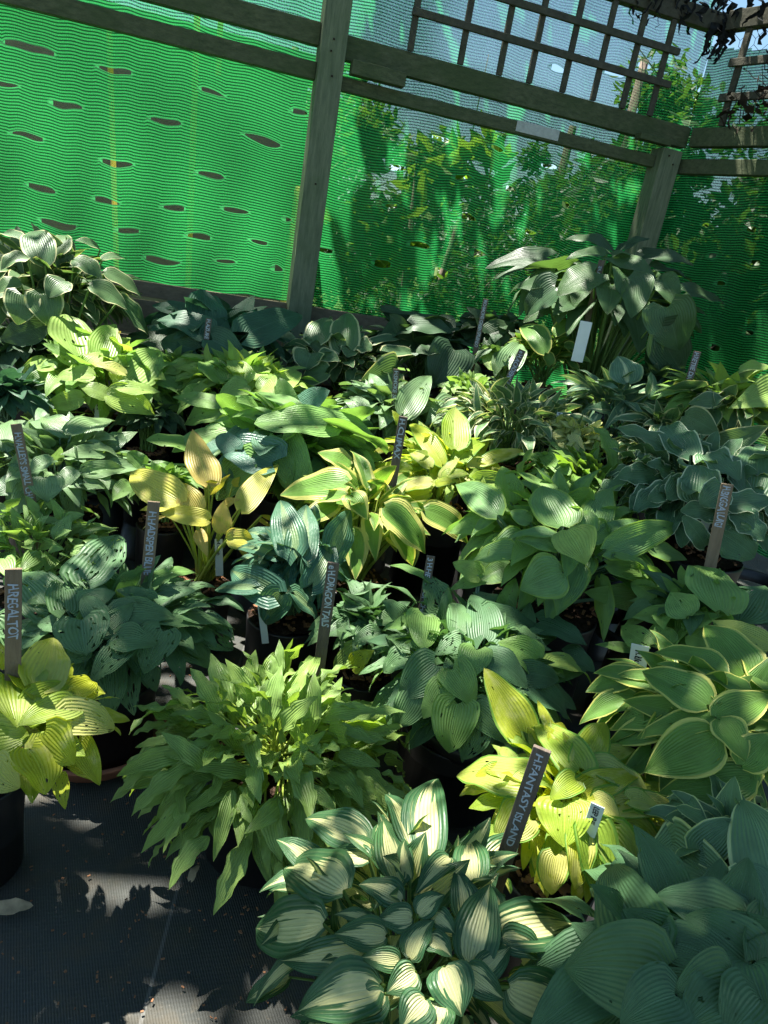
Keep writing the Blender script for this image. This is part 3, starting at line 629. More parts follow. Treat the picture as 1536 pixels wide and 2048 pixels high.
tree('fig_bush', FP(.75,1.0,0), 1.5, [(FP(.45,.75,1.15),.42,.4),(FP(.95,1.0,1.5),.4,.35)], M_TL3, 'large leaved bright green bush close behind the middle netting', 21, 'bush', 'shrubs and trees beyond the netting', .03, .085, 170)
tree('dark_bush', FP(1.1,1.6,0), 1.3, [(FP(.95,1.5,.75),.45,.45),(FP(1.6,1.7,1.0),.5,.5)], M_TL2, 'dark green bush behind the netting left of the corner post', 22, 'bush', 'shrubs and trees beyond the netting', .03, .035, 1500)
tree('garden_tree', FP(2.5,2.2,0), 2.6, [(FP(2.4,2.0,1.5),.7,.6),(FP(3.2,2.4,2.3),.7,.6),(FP(2.9,1.2,1.0),.5,.6)], M_TL2, 'dark tree behind the corner post', 23, 'tree', 'shrubs and trees beyond the netting', .06, .045, 1700)
tree('garden_tree', FP(.1,2.6,0), 2.2, [(FP(.3,2.4,1.0),.55,.5),(FP(.8,2.6,1.8),.4,.3)], M_TL1, 'mid green small tree beyond the netting right of the grey post', 24, 'tree', 'shrubs and trees beyond the netting', .05, .05, 900)
tree('side_hedge', FQ(1.2,.9,0), 1.6, [(FQ(-.2,.8,1.0),.6,.9),(FQ(.5,.7,1.3),.6,.8),(FQ(1.3,.8,1.3),.7,.9),(FQ(.2,1.6,1.4),.8,.8),(FQ(.0,.6,.6),.5,.6),(FQ(-.8,.85,1.3),.55,.65),(FQ(-.5,1.3,.8),.6,.7),(FQ(.1,1.0,1.2),.6,.5),(FQ(.2,.9,1.4),.6,.4)], M_TL2, 'dense dark hedge behind the side netting at the right', 25, 'hedge', 'shrubs and trees beyond the netting', .05, .055, 2600)

# ------------------------------------------------------------------ unseen overhanging tree, its crown leaves placed to shape the dappled shade
LIT = []
for px, py, rx, ry in ((262,1750,84,42),(25,1790,60,34),(290,2020,110,40),(400,1755,18,30),(470,2030,40,30),(320,1640,16,26),(1040,1740,60,50)):
    c = onz(px, py, 0); e = onz(px+rx, py, 0); f_ = onz(px, py-ry, 0); LIT.append((c, np.linalg.norm(e-c)*1.3, np.linalg.norm(f_-c)*1.3, 0.))
ZONES = [(890,1250,735,935,.48,.12),(950,1500,420,720,.95,.90),(290,1060,560,735,.62,.90),  # x0,x1,y0,y1 in the view, plane height, cover
 (-900,480,1640,4000,.0,.985),(480,1180,1880,4000,.3,.75),(480,1180,1600,1880,.3,.33),(1130,3000,1700,4000,.3,.86),(240,900,1560,1760,.2,.75),(240,820,1240,1560,.3,.16),
 (-900,245,1260,1640,.3,.02),(900,1400,1340,1700,.3,.15),(1190,3000,1200,1700,.3,.22),(740,1200,1230,1560,.3,.52),(50,520,1040,1260,.3,.62),(900,1380,930,1230,.35,.14),(1380,3000,800,1230,.35,.36),
 (-900,900,1000,1260,.3,.24),(250,1060,780,1000,.42,.10),(-900,250,780,1040,.35,.06),(1060,3000,740,930,.35,.35),(-900,1060,640,780,.45,.1)]
def cover(p):
    """wanted shade where the sun ray through p comes down"""
    k = np.dot(P0F+NF*.075-p, NF)/np.dot(-SUND, NF); q = p - SUND*k
    if k > 0:
        s = float(np.dot(q-P0F, UF)); z = float(q[2])
        if .62 < z < 2.2 and s < 1.6:
            return 0. if s < .12 else .88
    g = p - SUND*(p[2]/SUND[2])
    for c, a, b, _ in LIT:
        e_ = ((g[0]-c[0])/a)**2 + ((g[1]-c[1])/b)**2
        if e_ < 1.0: return 0.
        if e_ < 3.0: return .9999
    for x0,x1,y0,y1,hz,c in ZONES:
        g = p - SUND*((p[2]-hz)/SUND[2]); v = CM.T@(g-CP)
        if v[2] > -.02: continue
        px, py = 768+F*v[0]/-v[2], 1024-F*v[1]/-v[2]
        if x0 <= px < x1 and y0 <= py < y1: return c
    if g[1] < .5: return .93
    return .5 if g[1] < 2.6 else .1
rt = random.Random(77); ot = empty('shade_tree', (-3.6,1.2,0), label='unseen tree at the left, its crown shaped to throw the dappled shade on the hostas', cat='tree')
mt = MB(); mc = MB(); N0 = 22000; A0 = .0042; area = 4.3*4.6; lam = N0*A0/area
bn = [(-3.6,1.2,0),(-3.55,1.2,1.4),(-3.2,1.3,2.6)]; mt.tube(bn, .10, .07, 10)
for q in range(13):
    e = np.array([rt.uniform(-3.0,1.0), rt.uniform(-.2,3.9), rt.uniform(3.05,3.3)]); a = np.array(bn[-1]); mt.tube([a, (a+e)/2+np.array([0,0,.25]), e], .035, .008, 6)
    for _ in range(5):
        b = a + (e-a)*rt.uniform(.4,1)+np.array([0,0,.12]); mt.tube([b, b+np.array([rt.gauss(0,.25),rt.gauss(0,.25),rt.gauss(0,.08)])], .007, .003, 4)
mt.tube([(-3.2,1.3,2.6),(-2.6,1.7,3.6),(-1.9,2.0,4.4)], .06, .03, 8)
for q in range(9):
    a = np.array([-2.3,1.8,4.0]); e = np.array([rt.uniform(-3.4,-.6), rt.uniform(1.0,2.9), rt.uniform(4.4,4.7)]); mt.tube([a, (a+e)/2+np.array([0,0,.15]), e], .025, .006, 6)
mt.build('trunk', M_TRUNK, ot, True)
for i in range(N0):
    g = np.array([rt.uniform(-2.0,2.3), rt.uniform(-.6,4.0), 0.]); zc = rt.uniform(3.05,3.4); c = cover(g + SUND*(zc/SUND[2]))
    if c > .9: zc = rt.uniform(4.3,4.8)
    elif c < .7 and g[1] < 1.45: zc = rt.uniform(2.3,2.7)
    p = g + SUND*(zc/SUND[2])
    sf = .5 if c < .7 else 1.0
    if c <= 0 or rt.random() > min(1, -math.log(1-min(c,.985))/(lam*sf*sf)): continue
    near = c > .999
    for rep in range(6 if near else 1):
        pp = p
        if near:
            g2 = g + np.array([rt.gauss(0,.05), rt.gauss(0,.05), 0]); pp = g2 + SUND*(zc/SUND[2])
            if cover(pp) == 0: continue
        d = np.array([rt.gauss(0,1),rt.gauss(0,1),rt.gauss(0,.35)]); d /= np.linalg.norm(d); b = np.cross(d, SUND+np.array([rt.gauss(0,.35),rt.gauss(0,.35),rt.gauss(0,.35)])); b /= np.linalg.norm(b)
        sz = rt.uniform(.045,.075)*(.42 if near else sf); nn = np.cross(d,b)*sz*.15
        mc.addf([pp-d*sz, pp-d*sz*.3+b*sz*.5+nn, pp+d*sz*.4+b*sz*.42+nn, pp+d*sz, pp+d*sz*.4-b*sz*.42+nn, pp-d*sz*.3-b*sz*.5+nn], [[0,5,4,3,2,1]], rt.random())
mc.build('crown', tree_leaf_mat('overhead_leaf', (.05,.09,.025), .22), ot)

for i, (s_, t_, h_, lab_) in enumerate(((-3.5,9,3.0,'leftmost'),(1.0,8,3.2,'middle'),(5.5,9,3.4,'rightmost'))):
    tree('far_tree', FP(s_,t_,0), h_, [(FP(s_-.9,t_,1.4),1.3,1.3),(FP(s_+.9,t_+.3,1.6),1.3,1.4),(FP(s_,t_-.3,2.3),1.1,1.0)], M_TL2 if i else M_TL1, lab_+' broad tree in the garden well beyond the netting', 40+i, 'tree', 'shrubs and trees beyond the netting', .12, .09, 1500)

for i, (s_, t_) in enumerate(((.6,5.0),(2.2,5.2),(3.9,5.0))):
    tree('garden_hedge', FP(s_,t_,0), 1.8, [(FP(s_-.5,t_,.9),.8,.9),(FP(s_+.4,t_,1.0),.8,.9),(FP(s_,t_,1.7),.8,.6)], M_TL2, ('left','middle','right')[i]+' part of the tall dark hedge seen through the netting at mid distance', 60+i, 'hedge', 'shrubs and trees beyond the netting', .06, .06, 1500)
# ------------------------------------------------------------------ the hostas

hosta(840,1850,.92,300,'variegated','potted hosta with cream centred leaves edged dark green, at the front', n=46,lpx=125,wpx=68,shape='ovate',hd=.8,cwt=.4,potr=.12, leaves=[
(729,1683,608,1635,75),(736,1720,655,1705,46),(857,1710,874,1555,80),(830,1700,770,1588,60),(945,1763,935,1672,62),(931,1835,911,1737,50),(985,1828,982,1767,45),(797,1763,766,1639,62),(820,1757,810,1676,34),(898,1716,830,1790,42),
(686,1780,567,1737,98),(722,1902,560,1922,56),(645,1848,507,1855,92),(750,1848,665,1828,36),(803,1800,716,1767,60),(823,1835,752,1838,48),(770,1872,668,1868,54),(837,1828,890,1788,42),(867,1828,911,1868,40),(820,1915,870,1838,52),
(940,1925,982,1764,74),(1000,1865,1144,1848,88),(1005,1880,1090,1915,54),(958,1952,1022,1892,44),(857,1880,905,1915,45),(797,1922,722,1915,38),(830,1945,772,1987,52),(756,1976,595,2025,90),(768,1990,695,2045,62),(932,1942,1010,2000,50),(890,1935,925,2035,78),(1020,1975,1165,2047,88),(850,2000,800,2060,60),(880,2010,860,2080,60)])
hosta(1400,1960,.86,290,'blue','potted hosta with broad dusky blue grey leaves at the lower right corner', n=14,lpx=190,wpx=120,shape='heart',hd=.7,stem=M_STEMB, leaves=[
(1289,1882,1221,1720,104),(1484,1848,1309,1790,110),(1512,1922,1525,1804,85),(1498,1922,1370,1828,92),(1424,1915,1282,1882,84),(1500,1930,1540,2050,115),(1319,1952,1127,1935,134),(1377,1983,1269,1952,54),(1457,1962,1343,1996,84),(1470,1990,1363,2060,95),(1520,2000,1450,2080,100),(1350,1990,1240,2050,90)])
hosta(1150,1590,1.08,190,'yellow','potted hosta with bright yellow leaves around the large brown stake', n=60,lpx=85,wpx=52,shape='heart',hd=.75,stem=M_STEMY,kinds=['yellow','yellow','chart'], leaves=[
(1048,1565,913,1550,88),(1043,1462,968,1335,74,dict(arch=.05)),(1113,1480,1075,1398,26),(1168,1525,1210,1445,58),(1158,1535,1068,1450,64),(1035,1620,990,1690,56),(1060,1640,1012,1680,46),(1200,1540,1300,1585,62),(1210,1605,1310,1590,52),(1168,1585,1280,1550,55),(1242,1612,1390,1650,56),(1255,1652,1335,1745,62),(1222,1672,1312,1800,68),(1181,1660,1208,1826,72),(1158,1672,1150,1782,52),(1110,1712,1102,1790,52),(1130,1608,1128,1695,92,dict(kind='chart')),(1190,1600,1240,1640,40),(1260,1600,1320,1620,40),(1150,1560,1100,1600,45)])
hosta(1420,1420,1.2,200,'goldedge','potted hosta with large green leaves edged in pale gold, at the right', n=40,lpx=150,wpx=75,shape='ovate',hd=.75, leaves=[
(1478,1525,1333,1550,72),(1300,1530,1222,1530,30),(1338,1425,1218,1460,62),(1428,1440,1243,1400,54),(1493,1350,1408,1245,88),(1540,1290,1423,1240,42,dict(kind='chart')),(1448,1345,1303,1305,64),(1536,1380,1488,1310,62),(1498,1380,1408,1350,44),(1413,1410,1283,1340,82),(1433,1440,1268,1475,52),(1433,1435,1540,1388,60),(1503,1555,1313,1585,74),(1433,1475,1288,1545,92),(1440,1440,1493,1525,60),(1483,1530,1545,1465,62)])
hosta(1500,1700,1.02,150,'blueedge','potted hosta with cream edged blue green leaves at the right, below the gold edged one', n=22,lpx=120,wpx=75,shape='heart',hd=.7,stem=M_STEMB, leaves=[
(1338,1605,1415,1650,52),(1345,1690,1484,1775,88),(1400,1700,1470,1640,62),(1540,1750,1485,1600,104),(1500,1740,1540,1840,84)])
hosta(555,1490,1.24,262,'tail','potted hosta with a mound of narrow wavy lime green leaves', n=330,lpx=118,wpx=40,shape='lance',hd=.78,fill_scale=(.62,1.0),droop=.62,res=(7,13),stem=M_STEMY,wild=.1,off=(.0,.03))
hosta(50,1440,1.15,170,'chart','potted hosta with glowing chartreuse leaves at the left edge', n=11,lpx=120,wpx=75,shape='heart',hd=.75,stem=M_STEMY,potr=.08,off=(-.09,.03), leaves=[
(-10,1330,-5,1285,50),(-30,1480,60,1470,80),(60,1410,140,1370,48),(38,1350,68,1400,52),(75,1365,108,1275,74,dict(arch=.06)),(10,1350,35,1455,112),(128,1430,233,1458,60),(140,1410,35,1450,54),(60,1500,93,1590,84),(90,1465,148,1530,78),(-10,1530,40,1577,62)])
hosta(245,1225,1.47,205,'blueh','potted hosta with slug eaten blue grey leaves in a large black pot on terracotta saucer', n=34,lpx=110,wpx=75,shape='heart',hd=.62,stem=M_STEMB,potr=.125,saucer=True,off=(-.03,-.03),drop=.13, leaves=[
(-20,1250,20,1300,80),(100,1215,25,1150,78),(25,1262,90,1275,52),(122,1252,75,1245,36),(310,1160,400,1148,30,dict(kind='green')),(175,1158,238,1065,84,dict(arch=.05)),(135,1222,125,1155,66),(300,1200,232,1180,34),(325,1205,390,1157,34),(430,1200,490,1222,42),(375,1232,473,1257,44),(320,1240,408,1255,32),(235,1225,352,1235,54),(168,1205,232,1183,42),(200,1235,165,1190,40),(205,1260,268,1205,40),(165,1292,132,1325,42),(325,1262,288,1348,70),(250,1290,180,1365,50),(163,1240,172,1310,88,dict(shape='round')),(238,1275,315,1290,58)])
hosta(75,1075,1.72,150,'small','potted hosta, a dense mound of small crumpled green leaves at the left edge', n=170,lpx=58,wpx=34,shape='ovate',hd=.62,res=(6,8),wild=.25)
hosta(115,915,2.0,165,'silver','potted hosta with silvery blue leaves behind the stake at the left edge', n=55,lpx=95,wpx=48,shape='ovate',hd=.6,stem=M_STEMB, leaves=[
(10,900,25,840,36),(0,960,30,990,42),(60,940,10,1000,42),(140,870,55,845,58),(120,870,90,835,42),(170,890,238,915,30),(205,905,120,910,32),(143,870,230,842,54),(165,945,252,937,34),(170,965,240,975,32),(107,920,58,950,36),(150,940,112,985,30),(92,955,95,1005,58),(262,970,222,1003,36,dict(kind='green'))])
hosta(420,1000,1.75,140,'orange','potted hosta with a few upright ochre dying leaves', n=6,lpx=80,wpx=36,shape='ovate',hd=1.0,stem=M_STEMY,potmat=M_POTG,potr=.085,prad=.005,drop=.16, leaves=[
(445,1065,448,1000,36),(417,968,385,858,62,dict(arch=.04)),(482,1018,560,925,46,dict(arch=.04)),(395,1025,362,965,50),(360,1005,258,940,66),(417,1040,318,1025,38),(455,1080,512,1080,42)])
hosta(590,1115,1.58,115,'darkcentre','potted hosta with folded dark leaves just left of the stake painted DRAGON TAILS', n=26,lpx=95,wpx=55,shape='heart',hd=.95,stem=M_STEMB,potr=.1,drop=.10, leaves=[
(545,1110,470,1100,28),(620,1140,610,1040,54),(600,1110,612,1010,60),(620,1045,630,1010,32),(585,1095,560,1000,62),(665,1100,700,1020,70),(625,1165,662,1072,52),(545,1185,460,1140,62),(505,1175,430,1180,34),(560,1190,530,1250,58),(590,1190,640,1245,48)])
hosta(735,1010,1.72,150,'limeedge','potted hosta with big arching green leaves edged yellow, in front of the stake painted CLIMAX', n=16,lpx=130,wpx=62,shape='ovate',hd=.8,stem=M_STEMY,prad=.005,drop=.15, leaves=[
(735,975,700,900,42),(700,930,635,905,52),(690,990,605,1005,34),(695,965,557,990,68),(700,990,735,1040,48),(790,1050,825,1132,50),(870,1015,800,1008,24),(850,1020,937,1090,60),(770,1015,850,1108,80)])
hosta(590,870,1.98,190,'puck','potted hosta with very large puckered green leaves in the middle left', n=26,lpx=150,wpx=85,shape='round',hd=.6,prad=.005,kinds=['puck','puckblue','green'], leaves=[
(285,930,255,905,30,dict(kind='green')),(370,890,292,880,42,dict(kind='green')),(350,960,300,925,44,dict(kind='green')),(555,840,460,830,44),(610,845,510,785,52),(545,925,448,890,90,dict(kind='puckblue')),(500,925,425,985,76),(470,900,435,870,40,dict(kind='puckblue')),(655,848,775,905,92),(658,848,508,848,78)])
hosta(890,920,1.92,145,'yellow','potted hosta with pale yellow upright leaves behind the stake painted CLIMAX', n=46,lpx=90,wpx=32,shape='ovate',hd=.62,stem=M_STEMY,kinds=['yellow','yellow','lightgreen'], leaves=[
(960,930,1060,905,32),(884,928,817,845,36),(800,850,784,820,20),(935,930,1000,920,26),(911,928,975,885,36),(860,934,813,897,34),(820,940,750,938,24),(909,897,911,811,58,dict(arch=.03)),(950,960,1040,985,38,dict(kind='lightgreen')),(882,956,920,915,22),(885,955,940,948,26),(862,964,788,985,34),(872,968,920,962,22),(860,985,785,1003,26)])
hosta(1130,1060,1.6,215,'bluegreen','potted hosta with broad smooth blue green leaves flushed lime, centre right', n=36,lpx=130,wpx=70,shape='ovate',hd=.75,stem=M_STEMB,prad=.0045,drop=.12, leaves=[
(1318,1200,1172,1185,54,dict(kind='green',shape='wavy')),(1215,1130,1300,1150,46),(1300,1100,1375,1120,38),(990,1035,942,1075,28),(1060,1045,1020,1022,30),(995,1030,910,968,64,dict(arch=.08)),(1100,985,1008,945,58),(1170,1060,1180,1020,46),(1185,1085,1283,1043,38),(1183,1065,1225,975,60,dict(arch=.05)),(1123,1052,1085,970,96,dict(arch=.05)),(1213,1100,1355,1052,56),(1230,1110,1310,1160,52),(1030,1105,945,1120,54),(1115,1098,1033,1080,38),(1115,1072,1012,1078,36),(1125,1145,1040,1180,88),(1135,1060,1173,1130,82,dict(kind='lightgreen'))])
hosta(745,1240,1.5,110,'blueh','potted hosta with dull nibbled leaves right of the stake painted DRAGON TAILS', n=30,lpx=95,wpx=48,shape='ovate',hd=.7, leaves=[
(830,1205,760,1170,34),(695,1195,785,1175,50),(680,1207,750,1227,34),(803,1235,743,1250,42),(700,1250,680,1280,46),(715,1295,665,1335,42,dict(kind='tail')),(760,1265,703,1290,38),(765,1300,812,1320,48),(705,1335,748,1300,38,dict(kind='chart'))])  # the chart leaf has its yellow sunlight put into the colour
hosta(950,1320,1.38,215,'blueh','potted hosta with many dark blue green leaves full of holes, in the centre', n=70,lpx=105,wpx=62,shape='heart',hd=.8,stem=M_STEMB,potr=.12,off=(.0,.02),kinds=['blueh','blueh','green','blue'], leaves=[
(850,1155,778,1130,26,dict(kind='green')),(955,1150,905,1125,46,dict(kind='lightgreen')),(960,1160,900,1180,30,dict(kind='green')),(1010,1210,1032,1155,38,dict(kind='green')),(878,1210,850,1150,64),(800,1240,765,1200,42),(810,1250,762,1262,38,dict(kind='green')),(915,1258,905,1205,44),(1015,1225,945,1185,48),(985,1225,1078,1255,52,dict(kind='blue')),(970,1275,943,1190,66,dict(kind='blue')),(820,1295,770,1270,42),(812,1310,765,1345,52),(1080,1245,1175,1290,66,dict(kind='blue')),(1040,1265,1095,1300,44),(848,1230,845,1298,66,dict(shape='round',kind='green')),(925,1280,870,1310,48),(1130,1310,1190,1345,48,dict(kind='blue')),(1060,1375,1140,1440,72,dict(kind='blue')),(1050,1345,1118,1360,48,dict(kind='blue')),(1110,1325,1185,1372,42,dict(kind='lightgreen')),(1070,1320,995,1285,64,dict(kind='green')),(975,1315,1055,1378,64,dict(kind='blue')),(870,1330,800,1395,78,dict(kind='blue')),(830,1390,790,1455,58),(953,1300,930,1365,60,dict(kind='green')),(905,1338,950,1412,64,dict(kind='green')),(890,1370,845,1437,56,dict(kind='green')),(955,1450,925,1520,58),(953,1415,1025,1490,54),(915,1408,898,1507,80,dict(kind='green'))])
hosta(215,745,2.4,150,'lightgreen','potted hosta with broad light green leaves at the upper left', n=44,lpx=100,wpx=56,shape='ovate',hd=.65,kinds=['lightgreen','green','green'],stem=M_STEMY, leaves=[
(140,825,42,830,46,dict(kind='green')),(165,795,88,808,34),(108,738,60,725,30),(150,730,92,700,38),(160,712,132,625,88,dict(arch=.05)),(200,722,232,648,54,dict(arch=.05)),(170,735,205,705,38),(250,748,180,728,32,dict(kind='chart')),(243,770,321,700,74),(187,750,107,757,38),(215,790,155,770,32),(215,790,312,830,54),(235,775,322,785,34)])
hosta(490,765,2.35,150,'lightgreen','potted hosta with pale chartreuse dimpled leaves left of the big puckered leaves', n=60,lpx=85,wpx=50,shape='ovate',hd=.6,stem=M_STEMY,kinds=['lightgreen','lightgreen','green'], leaves=[
(340,748,422,712,34),(445,765,405,722,54,dict(kind='green')),(490,765,455,718,46),(505,768,543,712,40),(522,780,550,748,34),(550,785,603,742,46),(495,770,437,790,46),(440,810,345,795,34,dict(kind='green')),(445,820,368,850,52,dict(kind='green')),(545,840,460,815,44),(600,830,668,790,34),(600,770,632,800,34)])
hosta(110,560,2.72,170,'creamedge','tall potted hosta with drooping cream edged leaves at the upper left', n=50,lpx=95,wpx=46,shape='long',hd=.75,prad=.005,drop=.35,fill_scale=(.45,.8),potr=.13, leaves=[
(0,470,60,490,28),(40,565,-10,590,34),(115,510,130,468,40),(90,530,68,463,52),(205,518,262,525,20),(200,500,150,480,24),(55,515,0,540,42),(148,520,205,560,44),(240,600,300,670,54),(210,545,283,595,40),(90,650,0,680,48,dict(kind='dark')),(180,572,255,620,48),(130,562,95,597,44),(85,590,103,655,58,dict(shape='heart')),(45,590,35,650,54,dict(shape='heart'))])
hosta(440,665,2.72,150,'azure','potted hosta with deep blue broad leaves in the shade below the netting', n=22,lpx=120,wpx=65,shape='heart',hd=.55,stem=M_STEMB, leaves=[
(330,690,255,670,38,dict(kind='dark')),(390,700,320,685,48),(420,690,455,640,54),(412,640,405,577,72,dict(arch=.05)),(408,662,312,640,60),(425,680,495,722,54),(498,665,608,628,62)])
hosta(690,705,2.72,125,'creamedge','potted hosta with cupped cream edged leaves right of the grey post', n=40,lpx=65,wpx=42,shape='heart',hd=.62, leaves=[
(602,702,540,712,28),(700,700,695,715,34),(634,680,658,634,50),(691,690,692,628,56),(750,685,818,680,28),(720,690,745,700,44),(640,712,680,722,36),(622,708,612,742,60),(650,745,600,765,44),(778,705,852,725,34),(790,740,722,762,66)])
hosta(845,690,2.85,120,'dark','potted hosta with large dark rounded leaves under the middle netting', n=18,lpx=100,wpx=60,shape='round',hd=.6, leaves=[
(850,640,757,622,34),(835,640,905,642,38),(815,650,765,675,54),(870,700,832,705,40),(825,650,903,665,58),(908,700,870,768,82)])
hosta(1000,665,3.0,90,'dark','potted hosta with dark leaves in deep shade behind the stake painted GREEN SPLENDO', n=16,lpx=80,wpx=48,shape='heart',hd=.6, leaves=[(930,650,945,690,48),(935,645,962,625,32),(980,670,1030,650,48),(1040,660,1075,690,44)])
hosta(1225,590,2.95,205,'big','very tall potted hosta with long leaf stalks before the corner post', n=24,lpx=125,wpx=66,shape='heart',hd=.55,prad=.007,drop=.42,fill_scale=(.5,.8),potr=.17, leaves=[
(1215,500,1130,480,48,dict(kind='dark')),(1240,500,1300,478,40,dict(kind='dark')),(1290,510,1390,530,38,dict(kind='dark')),(1093,515,970,538,44,dict(kind='dark')),(1075,535,985,562,38,dict(kind='dark')),(1315,540,1385,565,44,dict(kind='dark')),(1375,585,1450,610,40,dict(kind='dark')),(1085,570,1015,590,38,dict(kind='dark')),(1110,575,1050,630,64,dict(kind='dark')),(1210,510,1130,520,30),(1225,515,1315,560,50),(1225,570,1215,630,50),(1255,555,1262,637,68),(1190,545,1113,590,62),(1310,700,1345,765,54,dict(kind='dark')),(1320,670,1365,745,78,dict(kind='dark')),(1322,560,1352,612,42),(1335,615,1357,702,80)])  # dark kind puts the shade on the unlit leaves into their colour
hosta(1010,715,2.6,60,'big','potted hosta with two pale leaves behind the stake painted ACADEMY', n=10,lpx=50,wpx=36,shape='heart',hd=.6, leaves=[(995,730,970,695,40,dict(kind='lightgreen')),(1015,730,1040,688,46,dict(kind='silver'))])
hosta(950,775,2.42,70,'small','potted hosta with a low clump of small bright green leaves, centre top', n=120,lpx=34,wpx=18,shape='ovate',hd=.6,res=(5,7),wild=.2)
hosta(1095,700,2.7,80,'goldedge','potted hosta with yellow edged leaves in front of the blank white tag', n=34,lpx=60,wpx=26,shape='long',hd=.7,droop=.3, leaves=[(1130,690,1170,730,30),(1100,730,1085,700,28),(1110,670,1150,640,28),(1090,705,1040,655,44)])
hosta(1035,830,2.12,165,'smalledge','potted hosta forming a mound of small cream edged leaves', n=300,lpx=58,wpx=24,shape='ovate',hd=.62,res=(6,8),wild=.12)
hosta(1150,870,2.02,80,'palesmall','potted hosta with small pale yellow twisted leaves', n=100,lpx=46,wpx=22,shape='wavy',hd=.6,res=(6,8),wild=.25)
hosta(1225,800,2.33,130,'whitecentre','potted hosta with dark leaves streaked white down the middle', n=90,lpx=72,wpx=30,shape='ovate',hd=.6,stem=M_STEMB, leaves=[(1235,785,1170,762,28),(1255,765,1235,712,58),(1295,790,1300,740,36),(1365,765,1330,798,24,dict(kind='yellow'))])  # last leaf takes the yellow material to paint the sun on it
hosta(1450,800,2.3,130,'lightgreen','potted hosta with wide pale green leaves at the right edge below the side netting', n=46,lpx=95,wpx=40,shape='ovate',hd=.6,kinds=['green','creamedge','lightgreen'], leaves=[
(1480,740,1545,735,38),(1515,762,1420,770,20),(1560,775,1458,815,60),(1440,800,1375,808,36,dict(kind='creamedge')),(1370,830,1440,870,48,dict(kind='creamedge')),(1420,900,1540,850,46,dict(kind='creamedge'))])
hosta(1170,950,1.86,125,'strap','potted hosta with strappy wavy green leaves, centre right', n=110,lpx=85,wpx=24,shape='lance',hd=.62,res=(6,10),wild=.1, leaves=[(1140,950,1070,905,30),(1225,935,1180,850,32),(1235,970,1310,945,30),(1270,930,1340,925,26)])
hosta(1425,970,1.78,190,'whiteedge','potted hosta with rippled white edged leaves around the stake painted BIGGA LUIGI', n=60,lpx=95,wpx=58,shape='wavy',hd=.68,stem=M_STEMB, leaves=[
(1345,905,1230,855,38),(1380,910,1330,850,54),(1500,980,1510,890,70),(1410,910,1480,960,64),(1395,1000,1400,930,70),(1430,1030,1360,1020,38),(1460,1010,1540,1000,44),(1470,1030,1530,1080,48),(1410,1090,1365,1030,34),(1440,1065,1510,1115,66,dict(kind='blue')),(1450,980,1400,1010,54)])
hosta(1400,1220,1.45,130,'green','potted hosta with plain green curled leaves above the gold edged one', n=30,lpx=95,wpx=55,shape='ovate',hd=.7,kinds=['green','green','blue'], leaves=[
(1270,1300,1190,1288,20),(1480,1240,1530,1170,88,dict(kind='blue')),(1375,1270,1425,1290,38),(1370,1260,1450,1230,36),(1340,1290,1310,1250,42),(1300,1290,1240,1250,42),(1440,1220,1400,1130,98),(1375,1232,1340,1185,58)])
hosta(770,815,2.3,110,'silver','potted hosta with blue grey folded leaves around the stake painted SMOKE SIGNALS', n=38,lpx=95,wpx=52,shape='ovate',hd=.62,stem=M_STEMB, leaves=[
(760,800,680,775,42),(690,770,770,810,48),(920,810,850,850,64),(800,840,850,812,28),(805,830,865,748,54,dict(arch=.05)),(700,800,740,840,40)])
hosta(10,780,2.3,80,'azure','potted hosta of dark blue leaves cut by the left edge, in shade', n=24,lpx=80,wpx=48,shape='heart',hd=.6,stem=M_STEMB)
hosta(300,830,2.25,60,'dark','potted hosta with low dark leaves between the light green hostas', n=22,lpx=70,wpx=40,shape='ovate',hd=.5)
hosta(1300,900,2.1,80,'smalledge','potted hosta with pale edged leaves left of the rippled white edged one', n=60,lpx=60,wpx=30,shape='ovate',hd=.55,res=(6,8))
hosta(590,960,1.95,60,'green','small potted hosta under the gold and puckered leaves', n=24,lpx=60,wpx=34,shape='ovate',hd=.6)

hosta(760,765,2.6,70,'creamedge','small potted hosta squeezed in left of the stake painted SMOKE SIGNALS', n=30,lpx=55,wpx=34,shape='heart',hd=.6)
hosta(1320,765,2.55,75,'dark','small potted dark hosta left of the pinkish stake by the side netting', n=30,lpx=60,wpx=38,shape='heart',hd=.6)
hosta(1340,850,2.2,95,'smalledge','potted hosta with narrow pale edged leaves right of the white streaked one', n=120,lpx=62,wpx=28,shape='ovate',hd=.55,res=(6,8))
hosta(60,690,2.6,80,'dark','potted dark hosta below the tall cream edged one at the left edge', n=40,lpx=75,wpx=42,shape='heart',hd=.6)
hosta(350,735,2.5,60,'green','small potted hosta between the two light green ones at the upper left', n=36,lpx=60,wpx=32,shape='ovate',hd=.6)
hosta(640,1000,1.85,70,'green','potted green hosta behind the folded dark leaved one', n=40,lpx=70,wpx=38,shape='ovate',hd=.6)
hosta(330,960,1.9,60,'green','small potted green hosta behind the ochre one', n=34,lpx=60,wpx=34,shape='ovate',hd=.6)
